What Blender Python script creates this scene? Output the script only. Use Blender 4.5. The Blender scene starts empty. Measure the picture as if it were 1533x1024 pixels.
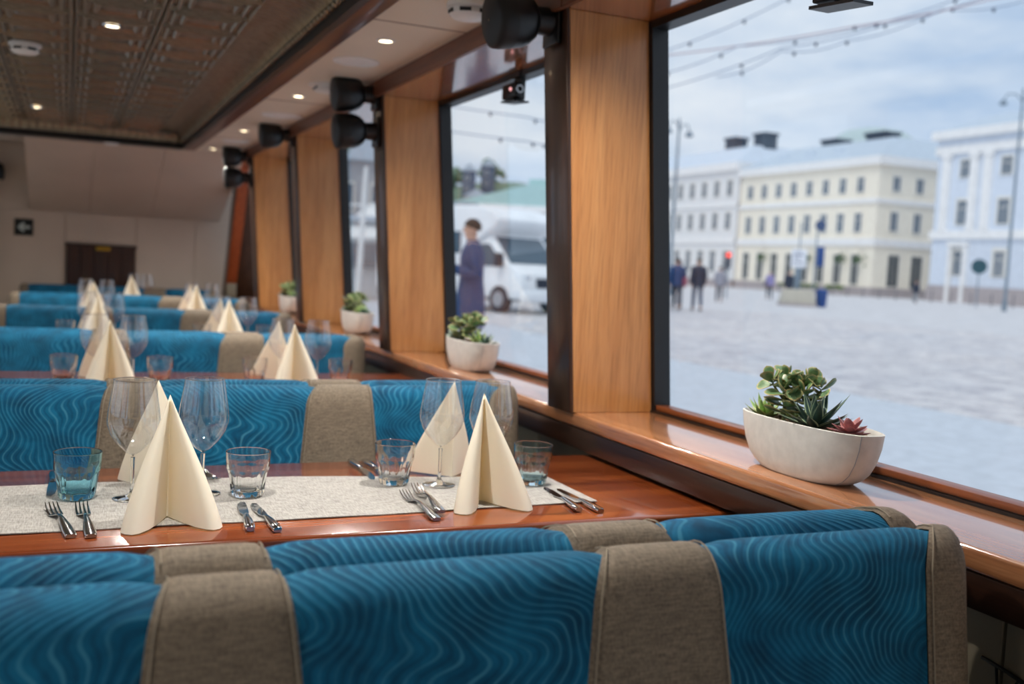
import bpy, bmesh, math, random
from mathutils import Vector, Matrix
from math import sin, cos, pi, radians, sqrt

random.seed(7)
S = bpy.context.scene
COL = S.collection

# ------------------------------------------------------------------ camera, sky, sun, exposure
cam_data = bpy.data.cameras.new('camera')
cam = bpy.data.objects.new('camera', cam_data)
COL.objects.link(cam)
YAW, PITCH, ROLL, EYE = 0.41212, 0.07381, 0.05304, 1.231
fwd = Vector((sin(YAW) * cos(PITCH), cos(YAW) * cos(PITCH), -sin(PITCH)))
rgt = Vector((cos(YAW), -sin(YAW), 0))
upv = rgt.cross(fwd)
r2 = cos(ROLL) * rgt + sin(ROLL) * upv
u2 = -sin(ROLL) * rgt + cos(ROLL) * upv
M = Matrix.Identity(4)
for i in range(3):
    M[i][0], M[i][1], M[i][2] = r2[i], u2[i], -fwd[i]
M[2][3] = EYE
cam.matrix_world = M
cam_data.sensor_width = 36.0
cam_data.sensor_fit = 'HORIZONTAL'
cam_data.lens = 36.0 * 1527.57 / 1533.0
cam_data.clip_start = 0.05
cam_data.clip_end = 1500
cam_data.dof.use_dof = True
cam_data.dof.focus_distance = 1.75
cam_data.dof.aperture_fstop = 3.2
S.camera = cam

S.view_settings.view_transform = 'Standard'
S.view_settings.look = 'None'
S.view_settings.gamma = 1.0
S.view_settings.use_curve_mapping = False
S.view_settings.exposure = 0.45

SKY_STRENGTH = 0.82
world = bpy.data.worlds.new('overcast_sky')
S.world = world
world.use_nodes = True
wt = world.node_tree
wt.nodes.clear()


def wn(kind, **kw):
    n = wt.nodes.new(kind)
    for k, v in kw.items():
        setattr(n, k, v)
    return n


wc = wn('ShaderNodeTexCoord')
wm = wn('ShaderNodeMapping')
wm.inputs['Scale'].default_value = (1.0, 1.0, 3.2)
wm.inputs['Location'].default_value = (0.35, 0.1, 0.2)
wnz = wn('ShaderNodeTexNoise')
wnz.inputs['Scale'].default_value = 2.6
wnz.inputs['Detail'].default_value = 7
wnz.inputs['Roughness'].default_value = 0.55
wr = wn('ShaderNodeValToRGB')
wr.color_ramp.elements[0].position = 0.36
wr.color_ramp.elements[0].color = (0.36, 0.49, 0.70, 1)
wr.color_ramp.elements[1].position = 0.60
wr.color_ramp.elements[1].color = (0.74, 0.79, 0.87, 1)
e = wr.color_ramp.elements.new(0.48)
e.color = (0.57, 0.66, 0.80, 1)
wb = wn('ShaderNodeBackground')
wb.inputs['Strength'].default_value = SKY_STRENGTH
wo = wn('ShaderNodeOutputWorld')
wt.links.new(wc.outputs['Generated'], wm.inputs['Vector'])
wt.links.new(wm.outputs['Vector'], wnz.inputs['Vector'])
wt.links.new(wnz.outputs['Fac'], wr.inputs['Fac'])
wt.links.new(wr.outputs['Color'], wb.inputs['Color'])
wt.links.new(wb.outputs['Background'], wo.inputs['Surface'])

sun_d = bpy.data.lights.new('veiled_sun', 'SUN')
sun_d.energy = 0.9
sun_d.angle = radians(25)
sun_d.color = (1.0, 0.96, 0.9)
sun = bpy.data.objects.new('veiled_sun', sun_d)
COL.objects.link(sun)
sun.rotation_euler = Vector((0.50, 0.30, -0.85)).to_track_quat('-Z', 'Y').to_euler()


# ------------------------------------------------------------------ materials
def lin(r, g=None, b=None):
    if g is None:
        r, g, b = r
    f = lambda c: (c / 255 / 12.92) if c / 255 <= 0.04045 else ((c / 255 + 0.055) / 1.055) ** 2.4
    return (f(r), f(g), f(b), 1.0)


MATS = {}


class NT:
    def __init__(self, name):
        self.m = bpy.data.materials.new(name)
        self.m.use_nodes = True
        self.t = self.m.node_tree
        self.t.nodes.clear()
        self.out = self.t.nodes.new('ShaderNodeOutputMaterial')
        MATS[name] = self.m

    def n(self, kind, ins=None, **kw):
        nd = self.t.nodes.new(kind)
        for k, v in kw.items():
            setattr(nd, k, v)
        for k, v in (ins or {}).items():
            if isinstance(v, bpy.types.NodeSocket):
                self.t.links.new(v, nd.inputs[k])
            else:
                nd.inputs[k].default_value = v
        return nd

    def coord(self, kind='Object', scale=(1, 1, 1), rot=(0, 0, 0)):
        c = self.n('ShaderNodeTexCoord')
        mp = self.n('ShaderNodeMapping', {'Vector': c.outputs[kind], 'Scale': scale, 'Rotation': rot})
        return mp.outputs['Vector']

    def noise(self, vec, scale, detail=4, rough=0.5, dist=0.0):
        return self.n('ShaderNodeTexNoise', {'Vector': vec, 'Scale': scale, 'Detail': detail, 'Roughness': rough, 'Distortion': dist}).outputs['Fac']

    def ramp(self, fac, stops, interp='LINEAR'):
        r = self.n('ShaderNodeValToRGB', {'Fac': fac})
        cr = r.color_ramp
        cr.interpolation = interp
        while len(cr.elements) < len(stops):
            cr.elements.new(0.5)
        for el, (p, c) in zip(cr.elements, stops):
            el.position = p
            el.color = c if len(c) == 4 else (*c, 1)
        return r.outputs['Color']

    def mix(self, fac, a, b, blend='MIX'):
        nd = self.n('ShaderNodeMix', data_type='RGBA', blend_type=blend)
        for idx, v in ((0, fac), (6, a), (7, b)):
            if isinstance(v, bpy.types.NodeSocket):
                self.t.links.new(v, nd.inputs[idx])
            else:
                nd.inputs[idx].default_value = v
        return nd.outputs[2]

    def math(self, op, a, b=0.0):
        nd = self.n('ShaderNodeMath', operation=op)
        for i, v in enumerate((a, b)):
            if isinstance(v, bpy.types.NodeSocket):
                self.t.links.new(v, nd.inputs[i])
            else:
                nd.inputs[i].default_value = v
        return nd.outputs[0]

    def bump(self, h, strength=0.3, dist=0.002):
        return self.n('ShaderNodeBump', {'Height': h, 'Strength': strength, 'Distance': dist}).outputs['Normal']

    def bsdf(self, **ins):
        d = {}
        for k, v in ins.items():
            d['Specular IOR Level' if k == 'Specular_IOR_Level' else k.replace('_', ' ')] = v
        p = self.n('ShaderNodeBsdfPrincipled', d)
        self.t.links.new(p.outputs['BSDF'], self.out.inputs['Surface'])
        return p


def plain(name, rgb, rough=0.5, metal=0.0, var=0.12, scale=30, coat=0.0, bump=0.0, spec=0.5):
    t = NT(name)
    v = t.coord()
    nz = t.noise(v, scale, 5)
    c = lin(rgb) if max(rgb) > 1 else (*rgb, 1)
    dark = tuple(x * (1 - var) for x in c[:3]) + (1,)
    lite = tuple(min(1, x * (1 + var)) for x in c[:3]) + (1,)
    col = t.ramp(nz, [(0.3, dark), (0.7, lite)])
    kw = dict(Base_Color=col, Roughness=rough, Metallic=metal, Coat_Weight=coat, Coat_Roughness=0.12)
    kw['Specular_IOR_Level'] = spec
    d = {k.replace('_', ' '): x for k, x in kw.items() if k != 'Specular_IOR_Level'}
    d['Specular IOR Level'] = spec
    if bump:
        d['Normal'] = t.bump(nz, bump, 0.002)
    p = t.n('ShaderNodeBsdfPrincipled', d)
    t.t.links.new(p.outputs['BSDF'], t.out.inputs['Surface'])
    return t.m


def wood(name, light, dark, axis, rough=0.35, coat=0.0, fine=1.0, streak=0.5, knots=False):
    t = NT(name)
    sc = [1.0, 1.0, 1.0]
    sc[axis] = 0.045
    v = t.coord(scale=tuple(sc))
    n1 = t.noise(v, 28 * fine, 6, 0.6, 0.4)
    n2 = t.noise(v, 170 * fine, 3, 0.6)
    n3 = t.noise(t.coord(scale=tuple(0.3 if i == axis else 1 for i in range(3))), 2.2, 3)
    base = t.ramp(n1, [(0.30, lin(dark)), (0.52, lin(tuple((a + b) / 2 for a, b in zip(light, dark)))), (0.72, lin(light))])
    pores = t.ramp(n2, [(0.35, (0.55, 0.5, 0.45)), (0.55, (1, 1, 1))])
    col = t.mix(streak, base, pores, 'MULTIPLY')
    big = t.ramp(n3, [(0.35, (0.75, 0.72, 0.7)), (0.65, (1.08, 1.06, 1.05))])
    col = t.mix(0.8, col, big, 'MULTIPLY')
    if knots:
        kn = t.noise(t.coord(scale=(0.35, 1.6, 1)), 7.0, 2, 0.5, 0.8)
        km = t.ramp(kn, [(0.655, (1, 1, 1)), (0.70, (0.25, 0.14, 0.09))])
        col = t.mix(0.85, col, km, 'MULTIPLY')
    t.bsdf(Base_Color=col, Roughness=rough, Coat_Weight=coat, Coat_Roughness=0.08, Coat_IOR=1.5 + 0.6 * max(0, coat - 0.5) * 2, Normal=t.bump(n2, 0.06, 0.001))
    return t.m


def emissive(name, rgb, strength):
    t = NT(name)
    e_ = t.n('ShaderNodeEmission', {'Color': (*rgb, 1), 'Strength': strength})
    t.t.links.new(e_.outputs['Emission'], t.out.inputs['Surface'])
    return t.m


# upholstery
def velvet():
    t = NT('blue_velvet')
    c = t.n('ShaderNodeTexCoord')
    uv = c.outputs['UV']
    oi = t.n('ShaderNodeObjectInfo')
    # slow warp gives the flowing S curves
    uvs = t.n('ShaderNodeMapping', {'Vector': uv, 'Scale': (2.2, 4.2, 1.0)})
    w = t.n('ShaderNodeTexNoise', {'Vector': uvs.outputs[0], 'Scale': 1.0, 'Detail': 2.0, 'Roughness': 0.5})
    wv = t.n('ShaderNodeVectorMath', {0: w.outputs['Color'], 1: (0.5, 0.5, 0.5)}, operation='SUBTRACT')
    ws = t.n('ShaderNodeVectorMath', {0: wv.outputs[0], 1: (0.62, 0.0, 0.0)}, operation='MULTIPLY')
    w2 = t.n('ShaderNodeVectorMath', {0: uv, 1: ws.outputs[0]}, operation='ADD')
    wave = t.n('ShaderNodeTexWave', {'Vector': w2.outputs[0], 'Scale': 19.5, 'Distortion': 0.6, 'Detail': 1.0, 'Detail Scale': 0.6},
               wave_type='BANDS', bands_direction='X', wave_profile='SIN')
    line = t.ramp(wave.outputs['Fac'], [(0.87, (0, 0, 0)), (0.985, (1, 1, 1))])
    broke = t.ramp(t.noise(uv, 9, 2), [(0.36, (0.25,) * 3), (0.6, (1, 1, 1))])
    line = t.mix(1.0, line, broke, 'MULTIPLY')
    blot = t.noise(uv, 16, 5, 0.6)
    base = t.ramp(blot, [(0.30, (0.003, 0.058, 0.122, 1)), (0.50, (0.004, 0.104, 0.208, 1)), (0.72, (0.008, 0.165, 0.31, 1))])
    col = t.mix(t.math('MULTIPLY', line, 0.40), base, (0.10, 0.40, 0.56, 1))
    dk = t.ramp(wave.outputs['Fac'], [(0.04, (0.62, 0.66, 0.70)), (0.22, (1, 1, 1))])
    col = t.mix(0.8, col, dk, 'MULTIPLY')
    t.bsdf(Base_Color=col, Roughness=0.8, Specular_IOR_Level=0.2, Sheen_Weight=0.12, Sheen_Roughness=0.35, Sheen_Tint=(0.25, 0.65, 0.85, 1),
           Normal=t.bump(wave.outputs['Fac'], 0.35, 0.002))


velvet()


def woven(name, a, b, scale, rough=0.85, bump=0.25):
    t = NT(name)
    v1 = t.coord(scale=(1, 0.12, 0.5))
    v2 = t.coord(scale=(0.12, 1, 1))
    n1 = t.noise(v1, scale, 2, 0.6)
    n2 = t.noise(v2, scale, 2, 0.6)
    s = t.math('MULTIPLY', t.math('ADD', n1, n2), 0.5)
    big = t.noise(t.coord(), 9, 3)
    col = t.ramp(s, [(0.36, lin(a)), (0.62, lin(b))])
    col = t.mix(0.5, col, t.ramp(big, [(0.3, (0.8, 0.8, 0.8)), (0.7, (1.08, 1.08, 1.08))]), 'MULTIPLY')
    t.bsdf(Base_Color=col, Roughness=rough, Normal=t.bump(s, bump, 0.001))
    return t.m


woven('taupe_fabric', (96, 84, 70), (140, 125, 106), 420, 0.8)
woven('linen', (138, 134, 128), (188, 184, 178), 380, 0.9, 0.35)
plain('stitch_thread', (150, 136, 116), 0.8)
plain('seat_base', (30, 26, 24), 0.6)

wood('reveal_oak', (214, 155, 94), (186, 124, 66), 2, 0.30, 0.25, 1.0, 0.45)
wood('soffit_oak', (196, 120, 70), (150, 84, 44), 1, 0.22, 1.0)
wood('dark_walnut', (78, 52, 36), (44, 27, 18), 2, 0.32, 0.2)
wood('apron_walnut', (64, 36, 23), (34, 18, 11), 1, 0.3, 0.3)
wood('header_wood', (128, 78, 50), (92, 50, 30), 1, 0.4, 0.1)
wood('sill_wood', (212, 150, 104), (172, 110, 68), 1, 0.22, 1.0)
wood('bead_wood', (172, 100, 56), (120, 62, 30), 1, 0.35, 0.2)
wood('table_wood', (178, 94, 46), (108, 46, 20), 0, 0.22, 0.7, 0.7, 0.35, True)
wood('mahogany', (112, 62, 44), (74, 34, 24), 1, 0.35, 0.2)
wood('door_wood', (74, 38, 24), (44, 20, 12), 2, 0.4, 0.2)
wood('post_wood', (186, 92, 40), (140, 62, 24), 2, 0.4, 0.1)

plain('cream_panel', (224, 210, 190), 0.45, var=0.03, scale=3)
plain('end_panel', (204, 186, 168), 0.55, var=0.05, scale=3)
plain('dado_panel', (128, 118, 98), 0.6, var=0.06, scale=3)
plain('rubber_black', (14, 14, 16), 0.4, var=0.05)
plain('black_metal', (16, 16, 18), 0.38, var=0.1)
plain('timber_floor', (176, 166, 154), 0.5, var=0.12, scale=6)
plain('outer_hull', (230, 230, 228), 0.5, var=0.05)
plain('white_plastic', (232, 230, 226), 0.4, var=0.03)
plain('brass', (214, 170, 70), 0.25, 1.0, 0.05)
plain('chrome', (214, 216, 220), 0.10, 1.0, 0.03)
plain('steel', (196, 196, 196), 0.16, 1.0, 0.05)
plain('soil', (60, 44, 32), 0.9, var=0.4, scale=120)
plain('pebble', (150, 122, 92), 0.8, var=0.5, scale=60)
plain('concrete_pot', (210, 207, 200), 0.75, var=0.07, scale=45, bump=0.15)
plain('stem', (96, 104, 52), 0.6, var=0.2)
plain('sign_dark', (14, 22, 22), 0.4, var=0.05)
plain('sign_pale', (196, 206, 200), 0.5, var=0.05)
plain('cable_black', (10, 10, 10), 0.5, var=0.05)


def tin():
    t = NT('pressed_tin')
    v = t.coord()
    nz = t.noise(v, 40, 5, 0.6)
    col = t.ramp(nz, [(0.3, lin(122, 112, 92)), (0.7, lin(160, 148, 126))])
    t.bsdf(Base_Color=col, Roughness=0.36, Metallic=0.85, Normal=t.bump(nz, 0.1, 0.001))


tin()


def napkin_mat():
    t = NT('cream_napkin')
    nz = t.noise(t.coord(), 500, 2)
    d = t.n('ShaderNodeBsdfDiffuse', {'Color': lin(252, 246, 230), 'Normal': t.bump(nz, 0.08, 0.0005)})
    tr = t.n('ShaderNodeBsdfTranslucent', {'Color': lin(248, 226, 176)})
    mx = t.n('ShaderNodeMixShader', {'Fac': 0.28, 1: d.outputs[0], 2: tr.outputs[0]})
    t.t.links.new(mx.outputs[0], t.out.inputs['Surface'])


napkin_mat()


def pane_mat(name, n_, tint):
    t = NT(name)
    geo = t.n('ShaderNodeNewGeometry')
    ior = t.math('ADD', n_, t.math('MULTIPLY', geo.outputs['Backfacing'], 1 / n_ - n_))
    lw = t.n('ShaderNodeFresnel', {'IOR': ior})
    tr = t.n('ShaderNodeBsdfTransparent', {'Color': (*tint, 1)})
    gl = t.n('ShaderNodeBsdfGlossy', {'Roughness': 0.0, 'Color': (1, 1, 1, 1)})
    mx = t.n('ShaderNodeMixShader', {'Fac': lw.outputs[0], 1: tr.outputs[0], 2: gl.outputs[0]})
    t.t.links.new(mx.outputs[0], t.out.inputs['Surface'])


pane_mat('window_pane', 1.19, (0.97, 0.985, 0.985))
pane_mat('thin_glass', 2.15, (0.97, 0.976, 0.98))


def glass_mat(name, color, k=1.0):
    t = NT(name)
    g = t.n('ShaderNodeBsdfGlass', {'Color': (*color, 1), 'Roughness': 0.0, 'IOR': 1.46})
    tr = t.n('ShaderNodeBsdfTransparent', {'Color': (*color, 1)})
    mx = t.n('ShaderNodeMixShader', {'Fac': k, 1: tr.outputs[0], 2: g.outputs[0]})
    t.t.links.new(mx.outputs[0], t.out.inputs['Surface'])


glass_mat('clear_glass', (0.985, 0.99, 0.99))
glass_mat('blue_glass', (0.74, 0.93, 0.985))
glass_mat('pale_blue_glass', (0.90, 0.975, 0.99))


def leaf_mat(name, base, edge, dark):
    t = NT(name)
    uvn = t.n('ShaderNodeTexCoord')
    sep = t.n('ShaderNodeSeparateXYZ', {'Vector': uvn.outputs['UV']})
    a = t.math('ABSOLUTE', t.math('COSINE', t.math('MULTIPLY', sep.outputs[0], 2 * pi)))
    em = t.ramp(a, [(0.80, (0, 0, 0)), (0.97, (1, 1, 1))])
    nz = t.noise(t.coord(), 90, 3)
    b = t.ramp(nz, [(0.3, lin(dark)), (0.7, lin(base))])
    tip = t.ramp(sep.outputs[1], [(0.80, (0, 0, 0)), (1.0, (1, 1, 1))])
    em = t.mix(0.7, em, tip, 'LIGHTEN')
    col = t.mix(em, b, lin(edge))
    t.bsdf(Base_Color=col, Roughness=0.38, Subsurface_Weight=0.0)


leaf_mat('jade_leaf', (118, 146, 96), (190, 168, 112), (74, 108, 70))
leaf_mat('pale_leaf', (160, 188, 108), (214, 214, 150), (114, 152, 78))
leaf_mat('dark_leaf', (60, 88, 76), (170, 188, 150), (34, 58, 54))
leaf_mat('pink_leaf', (190, 124, 122), (214, 140, 130), (140, 88, 92))
leaf_mat('silver_leaf', (150, 168, 150), (206, 212, 196), (110, 134, 118))

# outdoors
plain('paving', (206, 204, 206), 0.85, var=0.12, scale=1.3)
plain('smooth_quay', (196, 202, 210), 0.8, var=0.10, scale=9)


def cobble_mat():
    t = NT('cobble')
    nz = t.noise(t.coord(), 2.6, 3, 0.6)
    n2 = t.noise(t.coord(), 0.25, 2)
    c = t.ramp(nz, [(0.3, lin(176, 174, 180)), (0.5, lin(206, 203, 205)), (0.7, lin(226, 223, 222))])
    c = t.mix(0.5, c, t.ramp(n2, [(0.35, (0.86, 0.88, 0.92)), (0.65, (1.04, 1.02, 1.0))]), 'MULTIPLY')
    t.bsdf(Base_Color=c, Roughness=0.75)


cobble_mat()
for nm, c in dict(yellow_render=(251, 240, 222), white_render=(234, 233, 232), blue_render=(218, 226, 238), pale_trim=(244, 242, 240),
                  roof_grey=(188, 200, 212), roof_blue=(206, 216, 228), chimney_dark=(62, 76, 92), dome_green=(184, 200, 200), plinth_stone=(176, 166, 166),
                  window_surround=(232, 228, 220), navy_coat=(34, 66, 112), dark_coat=(34, 48, 70), grey_coat=(150, 152, 164), lilac_coat=(150, 142, 190),
                  dark_trousers=(50, 58, 74), blue_trousers=(66, 82, 108), pale_trousers=(150, 154, 160), hair_dark=(40, 32, 30), hair_grey=(96, 92, 92), skin=(214, 168, 146),
                  shoe=(30, 30, 32), van_white=(240, 242, 244), van_grey=(150, 158, 166), tyre=(36, 46, 62), van_shadow=(90, 100, 112),
                  concrete=(190, 184, 170), bin_blue=(30, 74, 140), pole_grey=(120, 136, 150), sign_white=(238, 240, 246), sign_navy=(60, 80, 120),
                  teal_roof=(176, 208, 204), tent_white=(238, 240, 240), hall_wall=(206, 204, 200), hill_green=(116, 136, 112), hill_house=(186, 180, 178),
                  slate_tower=(86, 104, 128), red_brown=(150, 96, 84), basket_green=(70, 100, 62), bollard=(120, 118, 122), wire=(110, 128, 160), bulb_dark=(52, 64, 84),
                  wire_pink=(176, 140, 146), pink_scarf=(150, 70, 96), kiosk_grey=(168, 172, 178), sign_teal=(44, 84, 96), foliage=(92, 116, 60)).items():
    plain(nm, c, 0.7, var=0.06, scale=2.0)
plain('far_glass', (88, 106, 124), 0.2, var=0.1, scale=0.5)
plain('shop_glass', (56, 66, 72), 0.25, var=0.15, scale=0.5)
plain('van_glass', (70, 92, 108), 0.1, var=0.05)
emissive('lamp_warm', (1.0, 0.80, 0.52), 9.0)
emissive('signal_red', (1.0, 0.08, 0.05), 2.0)
emissive('led_pink', (1.0, 0.45, 0.45), 1.0)


# ------------------------------------------------------------------ mesh helpers
class MB:
    def __init__(self):
        self.v, self.f, self.uv = [], [], None

    def add(self, vs, fs, uv=None):
        o = len(self.v)
        self.v += [tuple(p) for p in vs]
        self.f += [tuple(i + o for i in f) for f in fs]
        if uv is not None:
            if self.uv is None:
                self.uv = [(0, 0)] * o
            self.uv += list(uv)
        elif self.uv is not None:
            self.uv += [(0, 0)] * len(vs)
        return self

    def box(self, a, b):
        x0, y0, z0 = a
        x1, y1, z1 = b
        return self.add([(x0, y0, z0), (x1, y0, z0), (x1, y1, z0), (x0, y1, z0), (x0, y0, z1), (x1, y0, z1), (x1, y1, z1), (x0, y1, z1)],
                        [(0, 3, 2, 1), (4, 5, 6, 7), (0, 1, 5, 4), (1, 2, 6, 5), (2, 3, 7, 6), (3, 0, 4, 7)])

    def hexa(self, bot, top):
        return self.add(list(bot) + list(top), [(0, 3, 2, 1), (4, 5, 6, 7), (0, 1, 5, 4), (1, 2, 6, 5), (2, 3, 7, 6), (3, 0, 4, 7)])

    def prism(self, poly, axis, a, b):
        def mk(p, t):
            return {0: (t, p[0], p[1]), 1: (p[0], t, p[1]), 2: (p[0], p[1], t)}[axis]
        n = len(poly)
        return self.add([mk(p, a) for p in poly] + [mk(p, b) for p in poly],
                        [tuple(range(n - 1, -1, -1)), tuple(range(n, 2 * n))] + [(i, (i + 1) % n, n + (i + 1) % n, n + i) for i in range(n)])

    def grid(self, fn, nu, nv, closed_u=False, uvfn=None):
        vs, uv = [], []
        mu = nu if closed_u else nu + 1
        for j in range(nv + 1):
            for i in range(mu):
                vs.append(fn(i / nu, j / nv))
                uv.append(uvfn(i / nu, j / nv) if uvfn else (i / nu, j / nv))
        fs = []
        for j in range(nv):
            for i in range(nu):
                i2 = (i + 1) % mu if closed_u else i + 1
                fs.append((j * mu + i, j * mu + i2, (j + 1) * mu + i2, (j + 1) * mu + i))
        return self.add(vs, fs, uv)

    def lathe(self, prof, seg=32, c=(0, 0, 0), mod=None, cap=True):
        vs = []
        for (r, z) in prof:
            for i in range(seg):
                a = 2 * pi * i / seg
                rr = r * (mod(a, z) if mod else 1)
                vs.append((c[0] + rr * cos(a), c[1] + rr * sin(a), c[2] + z))
        fs = []
        for j in range(len(prof) - 1):
            for i in range(seg):
                fs.append((j * seg + i, j * seg + (i + 1) % seg, (j + 1) * seg + (i + 1) % seg, (j + 1) * seg + i))
        if cap and prof[0][0] > 1e-6:
            fs.append(tuple(range(seg - 1, -1, -1)))
        if cap and prof[-1][0] > 1e-6:
            n0 = (len(prof) - 1) * seg
            fs.append(tuple(range(n0, n0 + seg)))
        return self.add(vs, fs)

    def tube(self, pts, r, n=8):
        pts = [Vector(p) for p in pts]
        rs = r if isinstance(r, (list, tuple)) else [r] * len(pts)
        vs = []
        s = None
        for k, p in enumerate(pts):
            t = (pts[min(k + 1, len(pts) - 1)] - pts[max(k - 1, 0)])
            t = t.normalized() if t.length > 1e-9 else Vector((0, 0, 1))
            if s is None:
                s = t.cross(Vector((0, 0, 1)) if abs(t.z) < 0.9 else Vector((1, 0, 0))).normalized()
            else:
                s = (s - t * s.dot(t)).normalized()
            q = s.cross(t)
            for i in range(n):
                a = 2 * pi * i / n
                vs.append(p + (s * cos(a) + q * sin(a)) * rs[k])
        fs = []
        for k in range(len(pts) - 1):
            for i in range(n):
                fs.append((k * n + i, k * n + (i + 1) % n, (k + 1) * n + (i + 1) % n, (k + 1) * n + i))
        fs.append(tuple(range(n - 1, -1, -1)))
        fs.append(tuple(range((len(pts) - 1) * n, len(pts) * n)))
        return self.add(vs, fs)

    def loft(self, secs, n=8):
        """secs: (x, y, z, half width in x, half thickness in z)"""
        vs = []
        for (x, y, z, w, h) in secs:
            for i in range(n):
                a = 2 * pi * (i + 0.5) / n
                ca, sa = cos(a), sin(a)
                ca = math.copysign(abs(ca) ** 0.7, ca)
                sa = math.copysign(abs(sa) ** 0.7, sa)
                vs.append((x + w * ca, y, z + h * sa))
        fs = []
        for k in range(len(secs) - 1):
            for i in range(n):
                fs.append((k * n + i, k * n + (i + 1) % n, (k + 1) * n + (i + 1) % n, (k + 1) * n + i))
        fs.append(tuple(range(n - 1, -1, -1)))
        fs.append(tuple(range((len(secs) - 1) * n, len(secs) * n)))
        return self.add(vs, fs)

    def ball(self, c, r, seg=12, rings=8):
        rx, ry, rz = r if isinstance(r, (tuple, list)) else (r, r, r)
        return self.grid(lambda u, v: (c[0] + rx * sin(pi * v) * cos(2 * pi * u), c[1] + ry * sin(pi * v) * sin(2 * pi * u), c[2] - rz * cos(pi * v)), seg, rings, True)

    def xform(self, m):
        self.v = [tuple(m @ Vector(p)) for p in self.v]
        return self

    def mesh(self, name, mat, smooth=False, bevel=0.0, bseg=2, sharp=None):
        me = bpy.data.meshes.new(name)
        me.from_pydata(self.v, [], self.f)
        if self.uv is not None:
            ul = me.uv_layers.new(name='UVMap')
            vi = [0] * len(me.loops)
            me.loops.foreach_get('vertex_index', vi)
            flat = []
            for i in vi:
                flat += list(self.uv[i])
            ul.data.foreach_set('uv', flat)
        bm = bmesh.new()
        bm.from_mesh(me)
        if self.uv is None:
            bmesh.ops.remove_doubles(bm, verts=bm.verts, dist=1e-6)
        bmesh.ops.recalc_face_normals(bm, faces=bm.faces)
        if bevel > 0:
            es = [ed for ed in bm.edges if len(ed.link_faces) == 2 and ed.calc_face_angle(0) > radians(30)]
            bmesh.ops.bevel(bm, geom=es, offset=bevel, segments=bseg, affect='EDGES', profile=0.5)
        if smooth or bevel > 0:
            lim = radians(sharp if sharp is not None else (40 if smooth else 32))
            for f in bm.faces:
                f.smooth = True
            for ed in bm.edges:
                if len(ed.link_faces) == 2 and ed.calc_face_angle(0) > lim:
                    ed.smooth = False
        bm.to_mesh(me)
        bm.free()
        me.materials.append(MATS[mat])
        return me


def link(name, me, parent=None, loc=None, rotz=0.0):
    o = bpy.data.objects.new(name, me)
    COL.objects.link(o)
    if parent is not None:
        o.parent = parent
    if loc is not None:
        o.location = loc
    if rotz:
        o.rotation_euler = (0, 0, rotz)
    return o


def obj(name, mb, mat, parent=None, loc=None, smooth=False, bevel=0.0, bseg=2, sharp=None, rotz=0.0):
    return link(name, mb.mesh(name, mat, smooth, bevel, bseg, sharp), parent, loc, rotz)


def tag(o, label=None, cat=None, group=None, kind=None):
    if label:
        o['label'] = label
    if cat:
        o['category'] = cat
    if group:
        o['group'] = group
    if kind:
        o['kind'] = kind
    return o


def thing(name, label, cat, loc=(0, 0, 0), rotz=0.0, group=None):
    o = bpy.data.objects.new(name, None)
    COL.objects.link(o)
    o.empty_display_size = 0.05
    o.location = loc
    o.rotation_euler = (0, 0, rotz)
    return tag(o, label, cat, group)


def struct(name, mb, mat, label, cat, parent=None, **kw):
    o = obj(name, mb, mat, parent, **kw)
    return tag(o, label, cat, kind='structure')


def copy_tree(o, parent=None):
    c = o.copy()
    COL.objects.link(c)
    if parent is not None:
        c.parent = parent
    for ch in list(o.children):
        copy_tree(ch, c)
    return c


def dup(o, loc, label, rotz=None):
    c = copy_tree(o)
    c.location = loc
    c['label'] = label
    if rotz is not None:
        c.rotation_euler = (0, 0, rotz)
    return c


# ------------------------------------------------------------------ boat saloon shell
LEAN = 0.074
ZS = 0.853                       # sill top
ZSOF = 1.893                     # window head


def xin(z):                      # inner face of the pillars
    return 1.230 - LEAN * (z - ZS)


def xgl(z):                      # glass plane
    return 1.503 - 0.080 * (z - ZS)


PIL = [-2.70, -1.00, 0.70, 2.39, 4.07, 5.80, 7.28]    # pillar faces towards the camera
PW = 0.135
ENDY = 9.10

struct('floor', MB().box((-2.6, -2.7, -0.08), (1.62, ENDY + 0.1, 0.0)), 'timber_floor', 'timber floor of the boat saloon under the tables', 'floor')

# wall below the sill: beige dado boards with open joints
wr_ = struct('wall_right', MB().box((1.33, -2.7, 0), (1.53, ENDY, 0.80)), 'outer_hull', 'low beige side wall below the window sill', 'wall')
yb = -2.7
while yb < ENDY - 0.05:
    y1 = min(yb + 0.42, ENDY)
    obj('panel', MB().box((1.312, yb + 0.003, 0.0), (1.33, y1 - 0.003, 0.80)), 'dado_panel', wr_, bevel=0.002, bseg=1)
    yb += 0.42

# sill, its apron board and the wooden bead under the glass
sl = struct('trim_1', MB().box((1.236, -2.7, 0.815), (1.52, ENDY - 0.02, ZS)), 'sill_wood', 'long varnished wooden window sill carrying the planters', 'sill', bevel=0.008, bseg=3)
obj('apron_board', MB().box((1.250, -2.7, 0.757), (1.285, ENDY - 0.02, 0.8145)), 'apron_walnut', sl, bevel=0.003)
obj('apron_face', MB().box((1.238, -2.7, 0.760), (1.2497, ENDY - 0.02, 0.8148)), 'apron_walnut', sl, bevel=0.003)

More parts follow.
